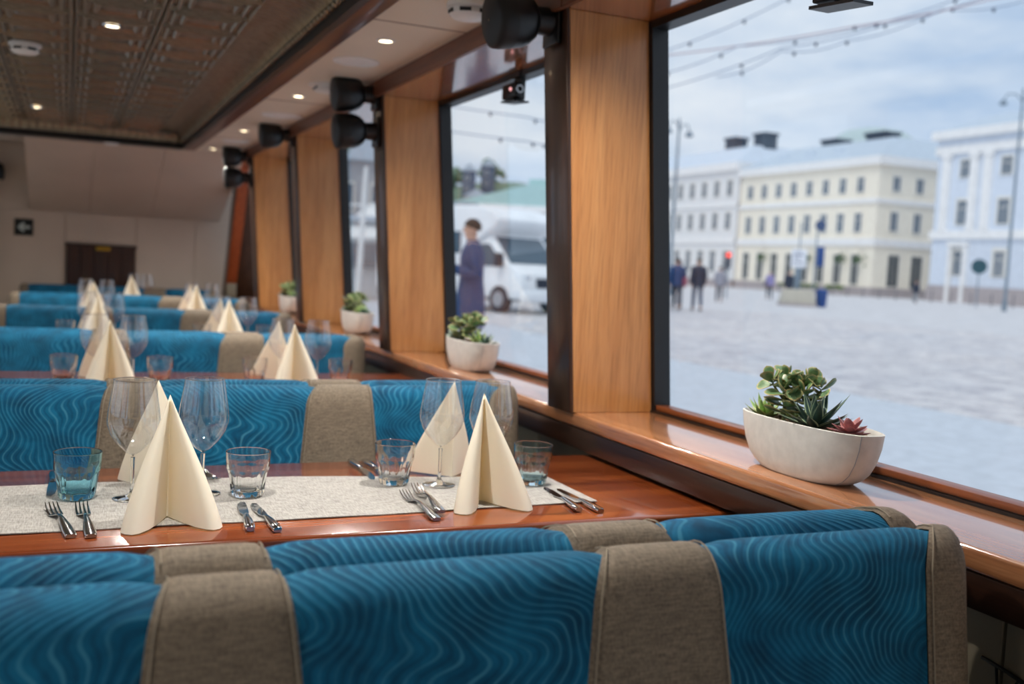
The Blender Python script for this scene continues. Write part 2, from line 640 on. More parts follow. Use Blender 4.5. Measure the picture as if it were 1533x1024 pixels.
# window head: soffit board, header beam
hd = struct('trim_2', MB().prism([(1.140, ZSOF), (1.140, 1.957), (1.47, 1.957), (1.43, ZSOF)], 1, -2.7, ENDY - 0.9), 'soffit_oak',
            'varnished wooden head board above the row of windows', 'beam')
yb = -2.7
while yb < ENDY - 1.0:
    y1 = min(yb + 1.69, ENDY - 0.9)
    obj('header_board', MB().box((1.122, yb + 0.002, ZSOF - 0.006), (1.1395, y1 - 0.002, 1.957)), 'header_wood', hd, bevel=0.002, bseg=1)
    yb += 1.69

# pillars
tn = 3
pill_place = {0.70: 'beside the nearest bench', 2.39: 'left of the nearest window', 4.07: 'left of the window with the motorhome', 5.80: 'third from the camera',
              7.28: 'furthest from the camera'}
for yp in PIL:
    def pr(y0, y1, ins):
        a, b = ZS, ZSOF
        return MB().hexa([(xin(a) + ins, y0, a), (xgl(a) + 0.02, y0, a), (xgl(a) + 0.02, y1, a), (xin(a) + ins, y1, a)],
                         [(xin(b) + ins, y0, b), (xgl(b) + 0.02, y0, b), (xgl(b) + 0.02, y1, b), (xin(b) + ins, y1, b)])
    nm = 'trim_%d' % tn
    tn += 1
    p = struct(nm, pr(yp + 0.012, yp + PW - 0.012, 0.012), 'dark_walnut', 'wooden window pillar ' + pill_place.get(yp, 'behind the camera, %s' % ('near' if yp > -2 else 'far')), 'pillar')
    # veneered reveal boards and dark front board
    a, b = ZS, ZSOF
    for nm2, y0, y1 in (('reveal_board', yp, yp + 0.0115), ('reveal_board', yp + PW - 0.0115, yp + PW)):
        obj(nm2, MB().hexa([(xin(a) + 0.004, y0, a), (xgl(a) - 0.03, y0, a), (xgl(a) - 0.03, y1, a), (xin(a) + 0.004, y1, a)],
                           [(xin(b) + 0.004, y0, b), (xgl(b) - 0.03, y0, b), (xgl(b) - 0.03, y1, b), (xin(b) + 0.004, y1, b)]), 'reveal_oak', p, bevel=0.0015, bseg=1)
    obj('front_board', MB().hexa([(xin(a) - 0.008, yp - 0.001, a - 0.001), (xin(a) + 0.0035, yp - 0.001, a - 0.001), (xin(a) + 0.0035, yp + PW + 0.001, a - 0.001), (xin(a) - 0.008, yp + PW + 0.001, a - 0.001)],
                                 [(xin(b) - 0.008, yp - 0.001, b), (xin(b) + 0.0035, yp - 0.001, b), (xin(b) + 0.0035, yp + PW + 0.001, b), (xin(b) - 0.008, yp + PW + 0.001, b)]), 'dark_walnut', p, bevel=0.003)

# windows
wl = {0.70: 'nearest large window overlooking the paved square', 2.39: 'second window, with the parked motorhome behind it', 4.07: 'third window from the camera, narrow in view',
      5.80: 'fourth window from the camera, a thin sliver', 7.28: 'last window before the end wall', -1.0: 'window beside the camera', -2.70: 'window behind the camera'}
for k, yp in enumerate(PIL):
    y0 = yp + PW
    y1 = PIL[k + 1] if k + 1 < len(PIL) else 8.1
    zb, zt = ZS + 0.022, 1.874

    def slab(ya, yb_, za, zb_, d0, d1):
        return MB().hexa([(xgl(za) - d0, ya, za), (xgl(za) + d1, ya, za), (xgl(za) + d1, yb_, za), (xgl(za) - d0, yb_, za)],
                         [(xgl(zb_) - d0, ya, zb_), (xgl(zb_) + d1, ya, zb_), (xgl(zb_) + d1, yb_, zb_), (xgl(zb_) - d0, yb_, zb_)])
    fr = MB()
    for q in (slab(y0, y0 + 0.016, ZS, ZSOF, 0.029, 0.02), slab(y1 - 0.016, y1, ZS, ZSOF, 0.029, 0.02), slab(y0, y1, zt, ZSOF, 0.029, 0.02), slab(y0, y1, ZS, ZS + 0.006, 0.034, 0.02)):
        fr.add(q.v, q.f)
    w_ = struct('window_%d' % (k + 1), fr, 'rubber_black', wl[yp], 'window')
    obj('sill_bead', slab(y0 + 0.016, y1 - 0.016, ZS + 0.006, zb, 0.026, 0.015), 'bead_wood', w_, bevel=0.003)
    obj('pane', slab(y0 + 0.01, y1 - 0.01, zb - 0.003, zt + 0.003, -0.003, 0.0031), 'window_pane', w_)

# left side of the boat: low wall, pillars, window band
lw_ = struct('wall_left', MB().box((-2.6, -2.7, 0), (-2.42, ENDY, 0.85)), 'cream_panel', 'left side wall of the saloon, outside the view', 'wall')
obj('head_board', MB().box((-2.6, -2.7, 1.89), (-2.42, ENDY, 1.97)), 'header_wood', lw_)
for yp in PIL:
    obj('pillar', MB().box((-2.6, yp, 0.85), (-2.34, yp + PW, 1.89)), 'reveal_oak', lw_)
obj('pane', MB().box((-2.56, -2.7, 0.85), (-2.554, ENDY, 1.89)), 'window_pane', lw_)

struct('wall_rear', MB().box((-2.6, -2.78, 0), (1.55, -2.70, 2.3)), 'cream_panel', 'cream bulkhead behind the camera, outside the view', 'wall')
# ceilings
cl = struct('ceiling_right', MB().box((0.815, -2.7, 1.95), (1.50, 8.15, 1.99)), 'cream_panel', 'cream side ceiling above the window row', 'ceiling')
for yy in (1.2, 3.05, 4.9, 6.75):
    obj('joint_strip', MB().box((0.82, yy, 1.9485), (1.135, yy + 0.003, 1.95)), 'header_wood', cl)
struct('ceiling_left', MB().box((-2.6, -2.7, 1.95), (-1.87, ENDY, 1.99)), 'cream_panel', 'cream side ceiling on the left side of the boat', 'ceiling')
rim = struct('trim_20', MB().box((0.745, -2.7, 1.938), (0.815, 7.74, 1.985)), 'mahogany', 'mahogany edging along the raised tin ceiling', 'trim', bevel=0.004)
obj('black_edge', MB().box((0.722, -2.7, 1.940), (0.7449, 7.74, 1.975)), 'rubber_black', rim)
obj('black_edge', MB().box((-1.87, 7.60, 1.935), (0.7219, 7.74, 1.972)), 'rubber_black', rim)
obj('ceiling_edge', MB().box((-1.87, -2.7, 1.938), (-1.80, 7.6, 1.985)), 'mahogany', rim)

ct = struct('ceiling', MB().box((-1.80, -2.7, 2.042), (0.75, 7.75, 2.09)), 'pressed_tin', 'raised ceiling of pressed metal tiles with nested square mouldings', 'ceiling')


TX, TY, TZ = 0.283, 0.275, 2.0415


def tile_mesh():
    rings = [(0, 0.0), (.007, 0.013), (.011, 0.013), (.019, 0.000), (.026, .000), (.035, .014), (.041, .014), (.050, .001), (.056, .001),
             (.066, .014), (.073, .014), (.083, .003), (.100, .008)]
    vs, fs = [], []
    for (h, d) in rings:
        a_, b_ = TX / 2 - 0.0005 - h, TY / 2 - 0.0005 - h
        vs += [(-a_, -b_, -d), (a_, -b_, -d), (a_, b_, -d), (-a_, b_, -d)]
    for k in range(len(rings) - 1):
        for i in range(4):
            fs.append((k * 4 + i, k * 4 + (i + 1) % 4, k * 4 + 4 + (i + 1) % 4, k * 4 + 4 + i))
    k = (len(rings) - 1) * 4
    fs.append((k, k + 1, k + 2, k + 3))
    return MB().add(vs, fs).mesh('tin_tile', 'pressed_tin')


tm = tile_mesh()
for j in range(30):
    for i in range(8):
        yc = 3.692 + TY * 13 + TY / 2 - TY * j
        if yc < -0.7:
            continue
        link('tin_tile', tm, ct, (0.5660 - TX / 2 - TX * i, yc, TZ))
YE = 3.692 + TY * 14
cv = MB()


def cove_sec(v, p):
    a = v * pi / 2
    k_ = 1 + 0.05 * cos(2 * pi * p / 0.05) * (0.3 + 0.7 * v)
    return 0.152 * sin(a) * k_, 1.974 + 0.068 * cos(a) * k_


def cove_pt(u, v):
    y = 7.60 - u * 10.2
    dx, z = cove_sec(v, y)
    return (0.568 + dx, y, z)


cv.grid(cove_pt, 1224, 7)
obj('cove', cv, 'pressed_tin', ct, smooth=True)
be = MB()
for k in range(150):
    be.ball((0.708, 7.55 - 0.05 * k, 1.976), (0.014, 0.019, 0.012), 8, 5)
tag(obj('bead_row', be, 'pressed_tin', ct, smooth=True), kind='stuff')
co = MB()


def cove2(u, v):
    x = 0.72 - u * 2.5
    dy, z = cove_sec(v, x)
    return (x, YE + 0.002 + dy * (7.60 - YE) / 0.152, z)


co.grid(cove2, 300, 7)
obj('end_cove', co, 'pressed_tin', ct, smooth=True)

# end wall: flat bulkhead, slanted upper panels, hatch door
ew = struct('wall_end', MB().box((-0.62, ENDY, 0.0), (1.55, ENDY + 0.08, 2.3)), 'end_panel', 'beige bulkhead at the far end of the saloon', 'wall')
for a, b in ((-0.62, -0.03), (0.51, 0.98), (0.98, 1.30)):
    obj('panel', MB().box((a + 0.002, ENDY - 0.012, 0.0), (b - 0.002, ENDY - 0.0005, 1.478)), 'end_panel', ew, bevel=0.002, bseg=1)
obj('panel', MB().box((-0.028, ENDY - 0.012, 1.24), (0.508, ENDY - 0.0005, 1.478)), 'end_panel', ew, bevel=0.002, bseg=1)
obj('panel', MB().box((-0.62, ENDY - 0.012, 1.482), (-0.302, ENDY - 0.0005, 1.97)), 'end_panel', ew)
y0s, y1s = 7.76, ENDY - 0.012
for a, b in ((-0.298, 0.15), (0.15, 0.62), (0.62, 1.18)):
    a += 0.0015
    b -= 0.0015
    obj('slanted_panel', MB().hexa([(a, y1s, 1.482), (b, y1s, 1.482), (b, y1s, 1.50), (a, y1s, 1.50)], [(a, y0s, 1.949), (b, y0s, 1.949), (b, y0s, 1.967), (a, y0s, 1.967)]), 'end_panel', ew)
# niche ceiling and roof deck closing the top
obj('panel', MB().box((-2.6, ENDY, 0.0), (-1.545, ENDY + 0.08, 2.0)), 'end_panel', ew)
obj('roof_deck', MB().box((-2.6, 7.75, 2.0), (1.55, ENDY + 0.08, 2.05)), 'end_panel', ew)
dr = struct('door_1', MB().box((-0.020, ENDY - 0.030, 0.02), (0.505, ENDY - 0.0125, 1.228)), 'door_wood', 'dark brown planked hatch door in the end wall', 'door')
for k in range(5):
    w5 = 0.525 / 5
    obj('plank', MB().box((-0.020 + k * w5 + 0.003, ENDY - 0.042, 0.03), (-0.020 + (k + 1) * w5 - 0.003, ENDY - 0.0302, 1.205)), 'door_wood', dr, bevel=0.003, bseg=1)
obj('top_rail', MB().box((-0.03, ENDY - 0.045, 1.206), (0.515, ENDY - 0.0302, 1.232)), 'door_wood', dr, bevel=0.003)
obj('name_plate', MB().box((0.20, ENDY - 0.050, 1.182), (0.31, ENDY - 0.0455, 1.212)), 'brass', dr, bevel=0.002, bseg=1)

# slanted post and dark panel closing the last window
po = struct('trim_21', MB().hexa([(1.21, 8.92, ZS), (1.235, 8.92, ZS), (1.235, 9.06, ZS), (1.21, 9.06, ZS)], [(1.185, 8.10, 1.93), (1.21, 8.10, 1.93), (1.21, 8.3, 1.93), (1.185, 8.3, 1.93)]),
            'dark_walnut', 'slanted brown post closing the last window by the end wall', 'pillar')
obj('face_board', MB().hexa([(1.215, 8.905, ZS), (1.302, 8.905, ZS), (1.302, 8.919, ZS), (1.215, 8.919, ZS)], [(1.19, 8.085, 1.93), (1.27, 8.085, 1.93), (1.27, 8.0989, 1.93), (1.19, 8.0989, 1.93)]), 'post_wood', po)
obj('dark_panel', MB().hexa([(1.303, 8.93, ZS), (1.50, 8.93, ZS), (1.50, 8.95, ZS), (1.303, 8.95, ZS)], [(1.271, 8.12, 1.93), (1.43, 8.12, 1.93), (1.43, 8.14, 1.93), (1.271, 8.14, 1.93)]), 'dark_walnut', po)
obj('foot_block', MB().box((1.215, 8.80, ZS), (1.295, 8.90, 0.965)), 'dado_panel', po, bevel=0.004)

# glazed door at the left end of the bulkhead
d2 = struct('door_2', MB().box((-0.66, ENDY - 0.10, 0.0), (-0.621, ENDY + 0.06, 1.97)), 'black_metal', 'dark door post at the left edge of the end wall', 'door')
obj('pane', MB().box((-1.5, ENDY + 0.0, 0.02), (-0.661, ENDY + 0.006, 1.95)), 'window_pane', d2)
obj('door_frame', MB().box((-1.54, ENDY - 0.04, 0.0), (-1.501, ENDY + 0.06, 1.97)), 'black_metal', d2)
obj('lower_panel', MB().box((-1.5, ENDY + 0.01, 0.02), (-0.661, ENDY + 0.04, 0.95)), 'door_wood', d2)


# ------------------------------------------------------------------ seating
def profile():
    """front foot of the backrest up over the crest and down its back; (y, z), y relative to the crest, front towards -y"""
    pts = [(-0.112, 0.42), (-0.098, 0.52), (-0.082, 0.63), (-0.068, 0.73), (-0.058, 0.80), (-0.0535, 0.835)]
    for k in range(1, 12):
        a = pi * k / 12
        pts.append((-0.052 * cos(a), 0.843 + 0.052 * sin(a)))
    pts += [(0.052, 0.84), (0.052, 0.60), (0.052, 0.42)]
    return pts


PROF = profile()
ARC = [0.0]
for k in range(1, len(PROF)):
    ARC.append(ARC[-1] + math.dist(PROF[k], PROF[k - 1]))
NV = len(PROF) - 1


def prof_n(k):
    a = PROF[max(k - 1, 0)]
    b = PROF[min(k + 1, NV)]
    ty, tz = b[0] - a[0], b[1] - a[1]
    L = math.hypot(ty, tz)
    return (-tz / L, ty / L)


XL, XR = -0.355, 1.170


def edge_x(i, z, y):
    d = min(max(0.0, 0.90 - z), 0.40)
    g = min(1.0, max(0.0, -y / 0.05))
    return [XL - 0.1 * d, -0.288, 0.092 - 0.014 * g - 0.10 * d, 0.213 + 0.12 * d, 0.592 - 0.030 * g - 0.10 * d, 0.736 - 0.008 * g + 0.10 * d, 1.110 - 0.052 * g, XR + 0.01 * d][i]


def panel_mesh(name, i0, i1, mat, sg, end=None):
    nu = 12
    m_ = MB()
    vs, uv, fs = [], [], []
    raise_ = 0.006 if mat == 'taupe_fabric' else 0.0045
    for k, (y, z) in enumerate(PROF):
        ny, nz = prof_n(k)
        x0, x1 = edge_x(i0, z, y), edge_x(i1, z, y)
        for i in range(nu + 1):
            t = i / nu
            f = 1.0
            if end:
                te = t if end == 'R' else 1 - t
                te = max(0.0, (te - 0.25) / 0.75)
                te = sin(te * pi / 2) if te > 0 else 0
                f = (max(0.0, 1 - te ** 2.6)) ** (1 / 2.6)
                t2 = 0.25 + 0.75 * te if te > 0 else (t if end == 'R' else 1 - t)
                t = t2 if end == 'R' else 1 - t2
            puff = raise_ * (1 - abs(2 * (i / nu) - 1) ** 8) - (0.002 if i in (0, nu) and not end else 0)
            if end:
                puff = raise_ * (1 - (1 - (i / nu if end == 'R' else 1 - i / nu)) ** 8) * f
            if y > 0.03:
                puff *= 0.15
            yy = y + ny * puff
            zz = z + nz * puff
            if end:
                yy = 0.052 + (yy - 0.052) * f
                zz = zz - 0.05 * (1 - f) * max(0, (z - 0.80) / 0.10)
            x = x0 + (x1 - x0) * t
            vs.append((x, sg * yy, zz))
            uv.append((x, ARC[k]))
    for k in range(NV):
        for i in range(nu):
            a = k * (nu + 1) + i
            fs.append((a, a + 1, a + nu + 2, a + nu + 1))
    m_.add(vs, fs, uv)
    return m_.mesh(name, mat, smooth=True, sharp=70)


def seam_mesh(i, off, sg):
    pts = []
    for k, (y, z) in enumerate(PROF[:-2]):
        if y > 0.03:
            break
        ny, nz = prof_n(k)
        pts.append((edge_x(i, z, y) + off, sg * (y + ny * 0.0052), z + nz * 0.0052))
    return MB().tube(pts, 0.0011, 5).mesh('seam', 'stitch_thread', smooth=True)


def bench_proto(sg, label):
    b = thing('booth_bench', label, 'bench', (0, 0, 0), group='upholstered booth benches')
    for nm, i0, i1, mat, end in (('end_band', 0, 1, 'taupe_fabric', 'L'), ('blue_panel', 1, 2, 'blue_velvet', None), ('grey_band', 2, 3, 'taupe_fabric', None),
                                 ('blue_panel', 3, 4, 'blue_velvet', None), ('grey_band', 4, 5, 'taupe_fabric', None), ('blue_panel', 5, 6, 'blue_velvet', None), ('end_band', 6, 7, 'taupe_fabric', 'R')):
        o = link(nm, panel_mesh(nm, i0, i1, mat, sg, end), b)
        if nm == 'grey_band':
            link('seam', seam_mesh(i0, 0.006, sg), o)
            link('seam', seam_mesh(i1, -0.006, sg), o)
        if nm == 'end_band':
            link('seam', seam_mesh(i1 if end == 'L' else i0, -0.006 if end == 'L' else 0.006, sg), o)
    a0, a1 = sorted((-0.125 * sg, -0.45 * sg))
    obj('seat_cushion', MB().box((XL, a0, 0.31), (XR, a1, 0.455)), 'blue_velvet', b, bevel=0.03, bseg=3)
    a0, a1 = sorted((0.04 * sg, -0.36 * sg))
    obj('plinth', MB().box((XL + 0.03, a0, 0.0), (XR - 0.02, a1, 0.309)), 'seat_base', b, bevel=0.006)
    return b


CREST = [1.050, 2.602, 4.222, 5.786, 7.300, 8.86]
ordw = ['nearest', 'second', 'third', 'fourth', 'fifth', 'sixth']
lab_front = ['blue and grey bench filling the bottom of the view, its padded face towards the camera',
             'blue and grey bench behind the nearest laid table, padded face towards the camera',
             'third blue and grey bench back facing the camera, behind the second table',
             'fourth blue and grey bench back facing the camera, behind the third table',
             'fifth blue and grey bench back facing the camera, behind the fourth table',
             'last blue and grey bench, against the far end wall']
lab_back = ['blue and grey bench turned away, its crest just before the nearest laid table',
            'blue and grey bench turned away, its crest just before the second table',
            'blue and grey bench turned away, its crest just before the third table',
            'blue and grey bench turned away, its crest just before the fourth table',
            'blue and grey bench turned away, its crest just before the fifth table']
bf = bench_proto(1, lab_front[0])
bb = bench_proto(-1, lab_back[0])
for k in range(6):
    (bf if k == 0 else dup(bf, (0, 0, 0), lab_front[k])).location = (0, CREST[k], 0)
for k in range(5):
    (bb if k == 0 else dup(bb, (0, 0, 0), lab_back[k])).location = (0, CREST[k] + 0.1085, 0)

# ------------------------------------------------------------------ tables
TABY = [2.030, 3.655, 5.235, 6.77, 8.26]
TABZ = [0.75, 0.772, 0.778, 0.788, 0.795]
tl = ['nearest glossy wooden table laid with a linen runner', 'second wooden table from the camera, behind the second pair of benches', 'third wooden table from the camera',
      'fourth wooden table from the camera', 'fifth wooden table, closest to the end wall']


def table_proto():
    t = thing('dining_table', tl[0], 'table', (0, TABY[0], 0), group='dining tables between the benches')
    obj('tabletop', MB().box((-0.36, -0.315, 0.716), (1.292, 0.315, 0.75)), 'table_wood', t, bevel=0.008, bseg=3)
    for x in (0.10, 0.95):
        lg = obj('leg', MB().lathe([(0.04, 0.018), (0.034, 0.05), (0.034, 0.69), (0.09, 0.7155)], 20, (x, 0, 0)), 'black_metal', t, smooth=True)
        obj('foot_plate', MB().lathe([(0.15, 0.0), (0.15, 0.01), (0.05, 0.018)], 24, (x, 0, 0)), 'black_metal', lg, smooth=True)
    return t


t0 = table_proto()
for k in range(1, 5):
    dup(t0, (0, TABY[k], TABZ[k] - 0.75), tl[k])

# linen runner with soft ripples
rn = MB()
nu, nv = 60, 16


def runner_pt(u, v, dz):
    x = -0.345 + u * 1.365
    yn = 1.822 + 0.030 * max(0, (x - 0.3)) + 0.003 * sin(x * 9)
    yf = 2.186 + 0.002 * sin(x * 7) - 0.10 * max(0, x - 0.45) / 0.57
    y = yn + (yf - yn) * v
    return (x, y, 0.7507 + dz + 0.0006 * (1 + sin(x * 23 + y * 9)))


rn.grid(lambda u, v: runner_pt(u, v, 0.0018), nu, nv)
rn.grid(lambda u, v: runner_pt(u, v, 0.0), nu, nv)
m1 = (nu + 1) * (nv + 1)
for i in range(nu):
    rn.f.append((i, i + 1, m1 + i + 1, m1 + i))
    a = nv * (nu + 1) + i
    rn.f.append((a, a + 1, m1 + a + 1, m1 + a))
for j in range(nv):
    for i in (0, nu):
        a = j * (nu + 1) + i
        rn.f.append((a, a + nu + 1, m1 + a + nu + 1, m1 + a))
tag(obj('table_runner', rn, 'linen', smooth=True), 'grey linen runner lying along the nearest table', 'runner')


# ------------------------------------------------------------------ napkins, glasses, cutlery
def napkin_mesh():
    """a standing pyramid fold: ridge at the origin towards +y, two rolled flaps towards -y"""
    H = 0.222
    apex = Vector((0.0, -0.012, H))
    half = [(0.0, 0.0), (-0.02, -0.019), (-0.045, -0.044), (-0.068, -0.066), (-0.081, -0.080), (-0.084, -0.092), (-0.077, -0.105), (-0.066, -0.111), (-0.054, -0.107), (-0.038, -0.090),
            (-0.022, -0.062), (-0.010, -0.036), (-0.0015, -0.016)]
    loop = half + [(-x, y) for x, y in reversed(half[1:])]
    lift = {0.0: 0}
    m_ = MB()
    nb, nr = len(loop), 14
    vs = []
    for j in range(nr + 1):
        t = j / nr
        for k, (x, y) in enumerate(loop):
            zb = 0.0
            kk = min(k, nb - k)
            if kk >= 8:                       # flap hems rise a little towards the valley
                zb = 0.004 * (kk - 7) / 5
            b = Vector((x, y, zb))
            q = b.lerp(apex, t)
            s = 1 + 0.10 * sin(pi * t) * (1 if 4 <= kk <= 10 else 0)
            cx, cy = apex.x * t, apex.y * t
            q.x = cx + (q.x - cx) * s
            vs.append(q)
    fs = []
    for j in range(nr):
        for k in range(nb):
            fs.append((j * nb + k, j * nb + (k + 1) % nb, (j + 1) * nb + (k + 1) % nb, (j + 1) * nb + k))
    m_.add(vs, fs)
    return m_.mesh('napkin', 'cream_napkin', smooth=True, sharp=48)


NAPM = napkin_mesh()


def wine_proto():
    t = thing('wine_glass', 'x', 'wine glass', (0, 0, 0), group='wine glasses on the laid tables')
    outer = [(0.004, 0.0795), (0.006, 0.083), (0.015, 0.0905), (0.030, 0.106), (0.0415, 0.124), (0.0475, 0.143), (0.0480, 0.153), (0.0465, 0.168), (0.043, 0.190), (0.0395, 0.211), (0.0372, 0.227)]
    obj('bowl', MB().lathe([(0.0, 0.081)] + outer[2:], 56, cap=False), 'thin_glass', t, smooth=True, sharp=75)
    rim = [(0.0372 + 0.0009 * cos(pi * q / 4), 0.2272 + 0.0009 * sin(pi * q / 4)) for q in range(8)]
    obj('rim', MB().lathe(rim + rim[:1], 56, cap=False), 'clear_glass', t, smooth=True, sharp=75)
    st = [(0.0, 0.0012), (0.034, 0.0), (0.0352, 0.001), (0.033, 0.0022), (0.018, 0.0042), (0.008, 0.0075), (0.0042, 0.014), (0.0035, 0.03), (0.0033, 0.055), (0.0036, 0.07), (0.0042, 0.0794), (0.0, 0.0794)]
    obj('stem_and_foot', MB().lathe(st, 40), 'clear_glass', t, smooth=True, sharp=75)
    return t


def tumbler_proto(mat, label):
    t = thing('water_glass', label, 'tumbler', (0, 0, 0), group='water glasses on the laid tables')
    prof = [(0.0, 0.002), (0.026, 0.0), (0.0295, 0.002), (0.0318, 0.008), (0.0335, 0.022), (0.0355, 0.038), (0.0375, 0.047), (0.0402, 0.053), (0.0415, 0.058), (0.0418, 0.066), (0.0425, 0.080), (0.04315, 0.0874), (0.0432, 0.0884), (0.0428, 0.0890), (0.0420, 0.0893), (0.0412, 0.0890), (0.0408, 0.0884),
            (0.04075, 0.0874), (0.0402, 0.078), (0.0398, 0.070), (0.0385, 0.058), (0.0345, 0.047), (0.0305, 0.028), (0.0285, 0.016), (0.024, 0.0125), (0.0, 0.0115)]

    def mod(a, z):
        w = max(0.0, min(1.0, (0.056 - z) / 0.012)) * max(0.0, min(1.0, z / 0.004))
        c = abs(((a / (2 * pi) * 10) % 1) - 0.5) * 2          # 1 at ridge, 0 at facet middle
        return 1 + w * (0.085 * (c ** 2) - 0.045)
    inner_from = 17
    m_ = MB()
    seg = 60
    vs = []
    for k, (r, z) in enumerate(prof):
        for i in range(seg):
            a = 2 * pi * i / seg
            rr = r * (mod(a, z) if k < inner_from else 1)
            vs.append((rr * cos(a), rr * sin(a), z))
    fs = []
    for j in range(len(prof) - 1):
        for i in range(seg):
            fs.append((j * seg + i, j * seg + (i + 1) % seg, (j + 1) * seg + (i + 1) % seg, (j + 1) * seg + i))
    m_.add(vs, fs)
    obj('tumbler_body', m_, mat, t, smooth=True, sharp=60)
    return t


def fork_proto():
    t = thing('fork', 'x', 'fork', (0, 0, 0), group='forks on the nearest table')
    obj('handle', MB().loft([(0, 0.0, 0.0042, 0.0085, 0.0034), (0, 0.003, 0.0042, 0.0100, 0.0040), (0, 0.03, 0.0060, 0.0098, 0.0038), (0, 0.06, 0.0095, 0.0078, 0.0030), (0, 0.09, 0.0130, 0.0046, 0.0024), (0, 0.115, 0.0128, 0.0036, 0.0020),
                             (0, 0.132, 0.0090, 0.0050, 0.0016)], 10), 'steel', t, smooth=True, sharp=60)
    hd_ = obj('head', MB().loft([(0, 0.130, 0.0094, 0.0048, 0.0015), (0, 0.138, 0.0066, 0.0095, 0.0013), (0, 0.146, 0.0048, 0.0120, 0.0012), (0, 0.154, 0.0042, 0.0125, 0.0011)], 10), 'steel', t, smooth=True, sharp=60)
    for k in range(4):
        x = -0.0102 + k * 0.0068
        obj('tine', MB().loft([(x, 0.152, 0.0042, 0.0022, 0.0011), (x, 0.175, 0.0058, 0.0019, 0.0010), (x * 0.97, 0.195, 0.0105, 0.0014, 0.0009), (x * 0.95, 0.206, 0.0150, 0.0007, 0.0006)], 6), 'steel', hd_, smooth=True)
    return t


def knife_proto():
    t = thing('table_knife', 'x', 'knife', (0, 0, 0), group='knives on the nearest table')
    obj('handle', MB().loft([(0, 0.0, 0.0052, 0.0070, 0.0045), (0, 0.004, 0.0054, 0.0088, 0.0052), (0, 0.03, 0.0062, 0.0092, 0.0050), (0, 0.06, 0.0070, 0.0078, 0.0042), (0, 0.085, 0.0072, 0.0052, 0.0034), (0, 0.095, 0.0068, 0.0050, 0.0028)], 10), 'chrome', t, smooth=True, sharp=60)
    bl = MB()
    out = [(-0.004, 0.094), (-0.0095, 0.112), (-0.0105, 0.16), (-0.0080, 0.190), (-0.001, 0.208), (0.0065, 0.205), (0.0075, 0.15), (0.0060, 0.110), (0.004, 0.094)]
    n_ = len(out)
    zc = lambda y: 0.0066 - 0.030 * (y - 0.094)
    bl.add([(x, y, zc(y) - 0.0007) for x, y in out] + [(x, y, zc(y) + 0.0007) for x, y in out],
           [tuple(range(n_ - 1, -1, -1)), tuple(range(n_, 2 * n_))] + [(i, (i + 1) % n_, n_ + (i + 1) % n_, n_ + i) for i in range(n_)])
    obj('blade', bl, 'chrome', t)
    return t


ZR = 0.7542
wine = wine_proto()
tum_c = tumbler_proto('clear_glass', 'x')
tum_b = tumbler_proto('blue_glass', 'blue tinted faceted water glass at the left end of the nearest table')
tum_p = tumbler_proto('pale_blue_glass', 'pale blue faceted water glass by the knives at the right end of the nearest table')
fork = fork_proto()
knife = knife_proto()
used = set()


def put(proto, loc, label, rotz=0.0):
    if proto.name in used:
        return dup(proto, loc, label, rotz)
    used.add(proto.name)
    proto.location = loc
    proto['label'] = label
    proto.rotation_euler = (0, 0, rotz)
    return proto


def napkin(loc, rotz, label, sc=1.0):
    o = link('folded_napkin', NAPM, None, loc, rotz)
    o.scale = (sc, sc, sc)
    return tag(o, label, 'napkin', 'folded napkins on the laid tables')


# nearest table
napkin((0.168, 1.888, ZR - 0.002), 0.03, 'cream napkin pyramid, nearest on the left, at the front edge of the nearest table')
napkin((0.166, 2.112, ZR), pi - 0.16, 'cream napkin pyramid behind the left wine glass on the nearest table', 0.97)
napkin((0.772, 1.905, ZR - 0.002), 0.02, 'cream napkin pyramid at the front right of the nearest table beside the knives')
napkin((0.797, 2.118, ZR), pi + 0.02, 'cream napkin pyramid with a sharp ridge behind the right wine glass, nearest table', 0.97)
put(wine, (0.118, 2.030, ZR), 'clear wine glass left of the large napkin on the nearest table')
put(wine, (0.248, 2.050, ZR), 'clear wine glass just right of the large left napkin on the nearest table')
put(wine, (0.740, 2.045, ZR), 'clear wine glass standing before the ridged napkin on the nearest table')
put(wine, (0.846, 2.025, ZR), 'clear wine glass half hidden by the right front napkin, nearest table')
put(tum_b, (0.022, 2.050, ZR), 'blue tinted faceted water glass at the left end of the nearest table', 0.1)
put(tum_c, (0.330, 2.015, ZR), 'clear faceted water glass with two knives at its foot, nearest table', 0.2)
put(tum_c, (0.646, 2.070, ZR), 'clear faceted water glass behind the two overlapping forks, nearest table', 0.05)
put(tum_p, (0.948, 2.020, ZR), 'pale blue faceted water glass by the knives at the right end of the nearest table', 0.3)


def lay(proto, end, tip, label, z=0.7505):
    d = Vector((tip[0] - end[0], tip[1] - end[1]))
    o = put(proto, (end[0], end[1], z), label, math.atan2(-d.x, d.y))
    return o


lay(fork, (0.012, 1.778), (-0.028, 2.02), 'steel fork furthest left, in front of the blue glass')
lay(fork, (0.042, 1.772), (0.026, 2.02), 'steel fork between the leftmost fork and the large napkin')
lay(knife, (0.296, 1.760), (0.312, 1.97), 'steel knife just right of the large left napkin')
lay(knife, (0.340, 1.744), (0.330, 1.96), 'steel knife in front of the clear glass, right one of the left pair')
lay(fork, (0.637, 1.763), (0.637, 2.02), 'steel fork of the middle pair, lying in front')
lay(fork, (0.657, 1.795), (0.676, 2.05), 'steel fork of the middle pair, lying behind', 0.7560)
lay(knife, (0.941, 1.775), (0.962, 1.99), 'steel knife beside the right front napkin')
lay(knife, (0.980, 1.756), (0.984, 1.96), 'steel knife at the right end of the runner')
lay(knife, (0.618, 2.325), (0.616, 2.12), 'steel knife left of the middle water glass, handle at the far table edge')
lay(knife, (0.648, 2.312), (0.652, 2.13), 'steel knife half hidden behind the middle water glass')
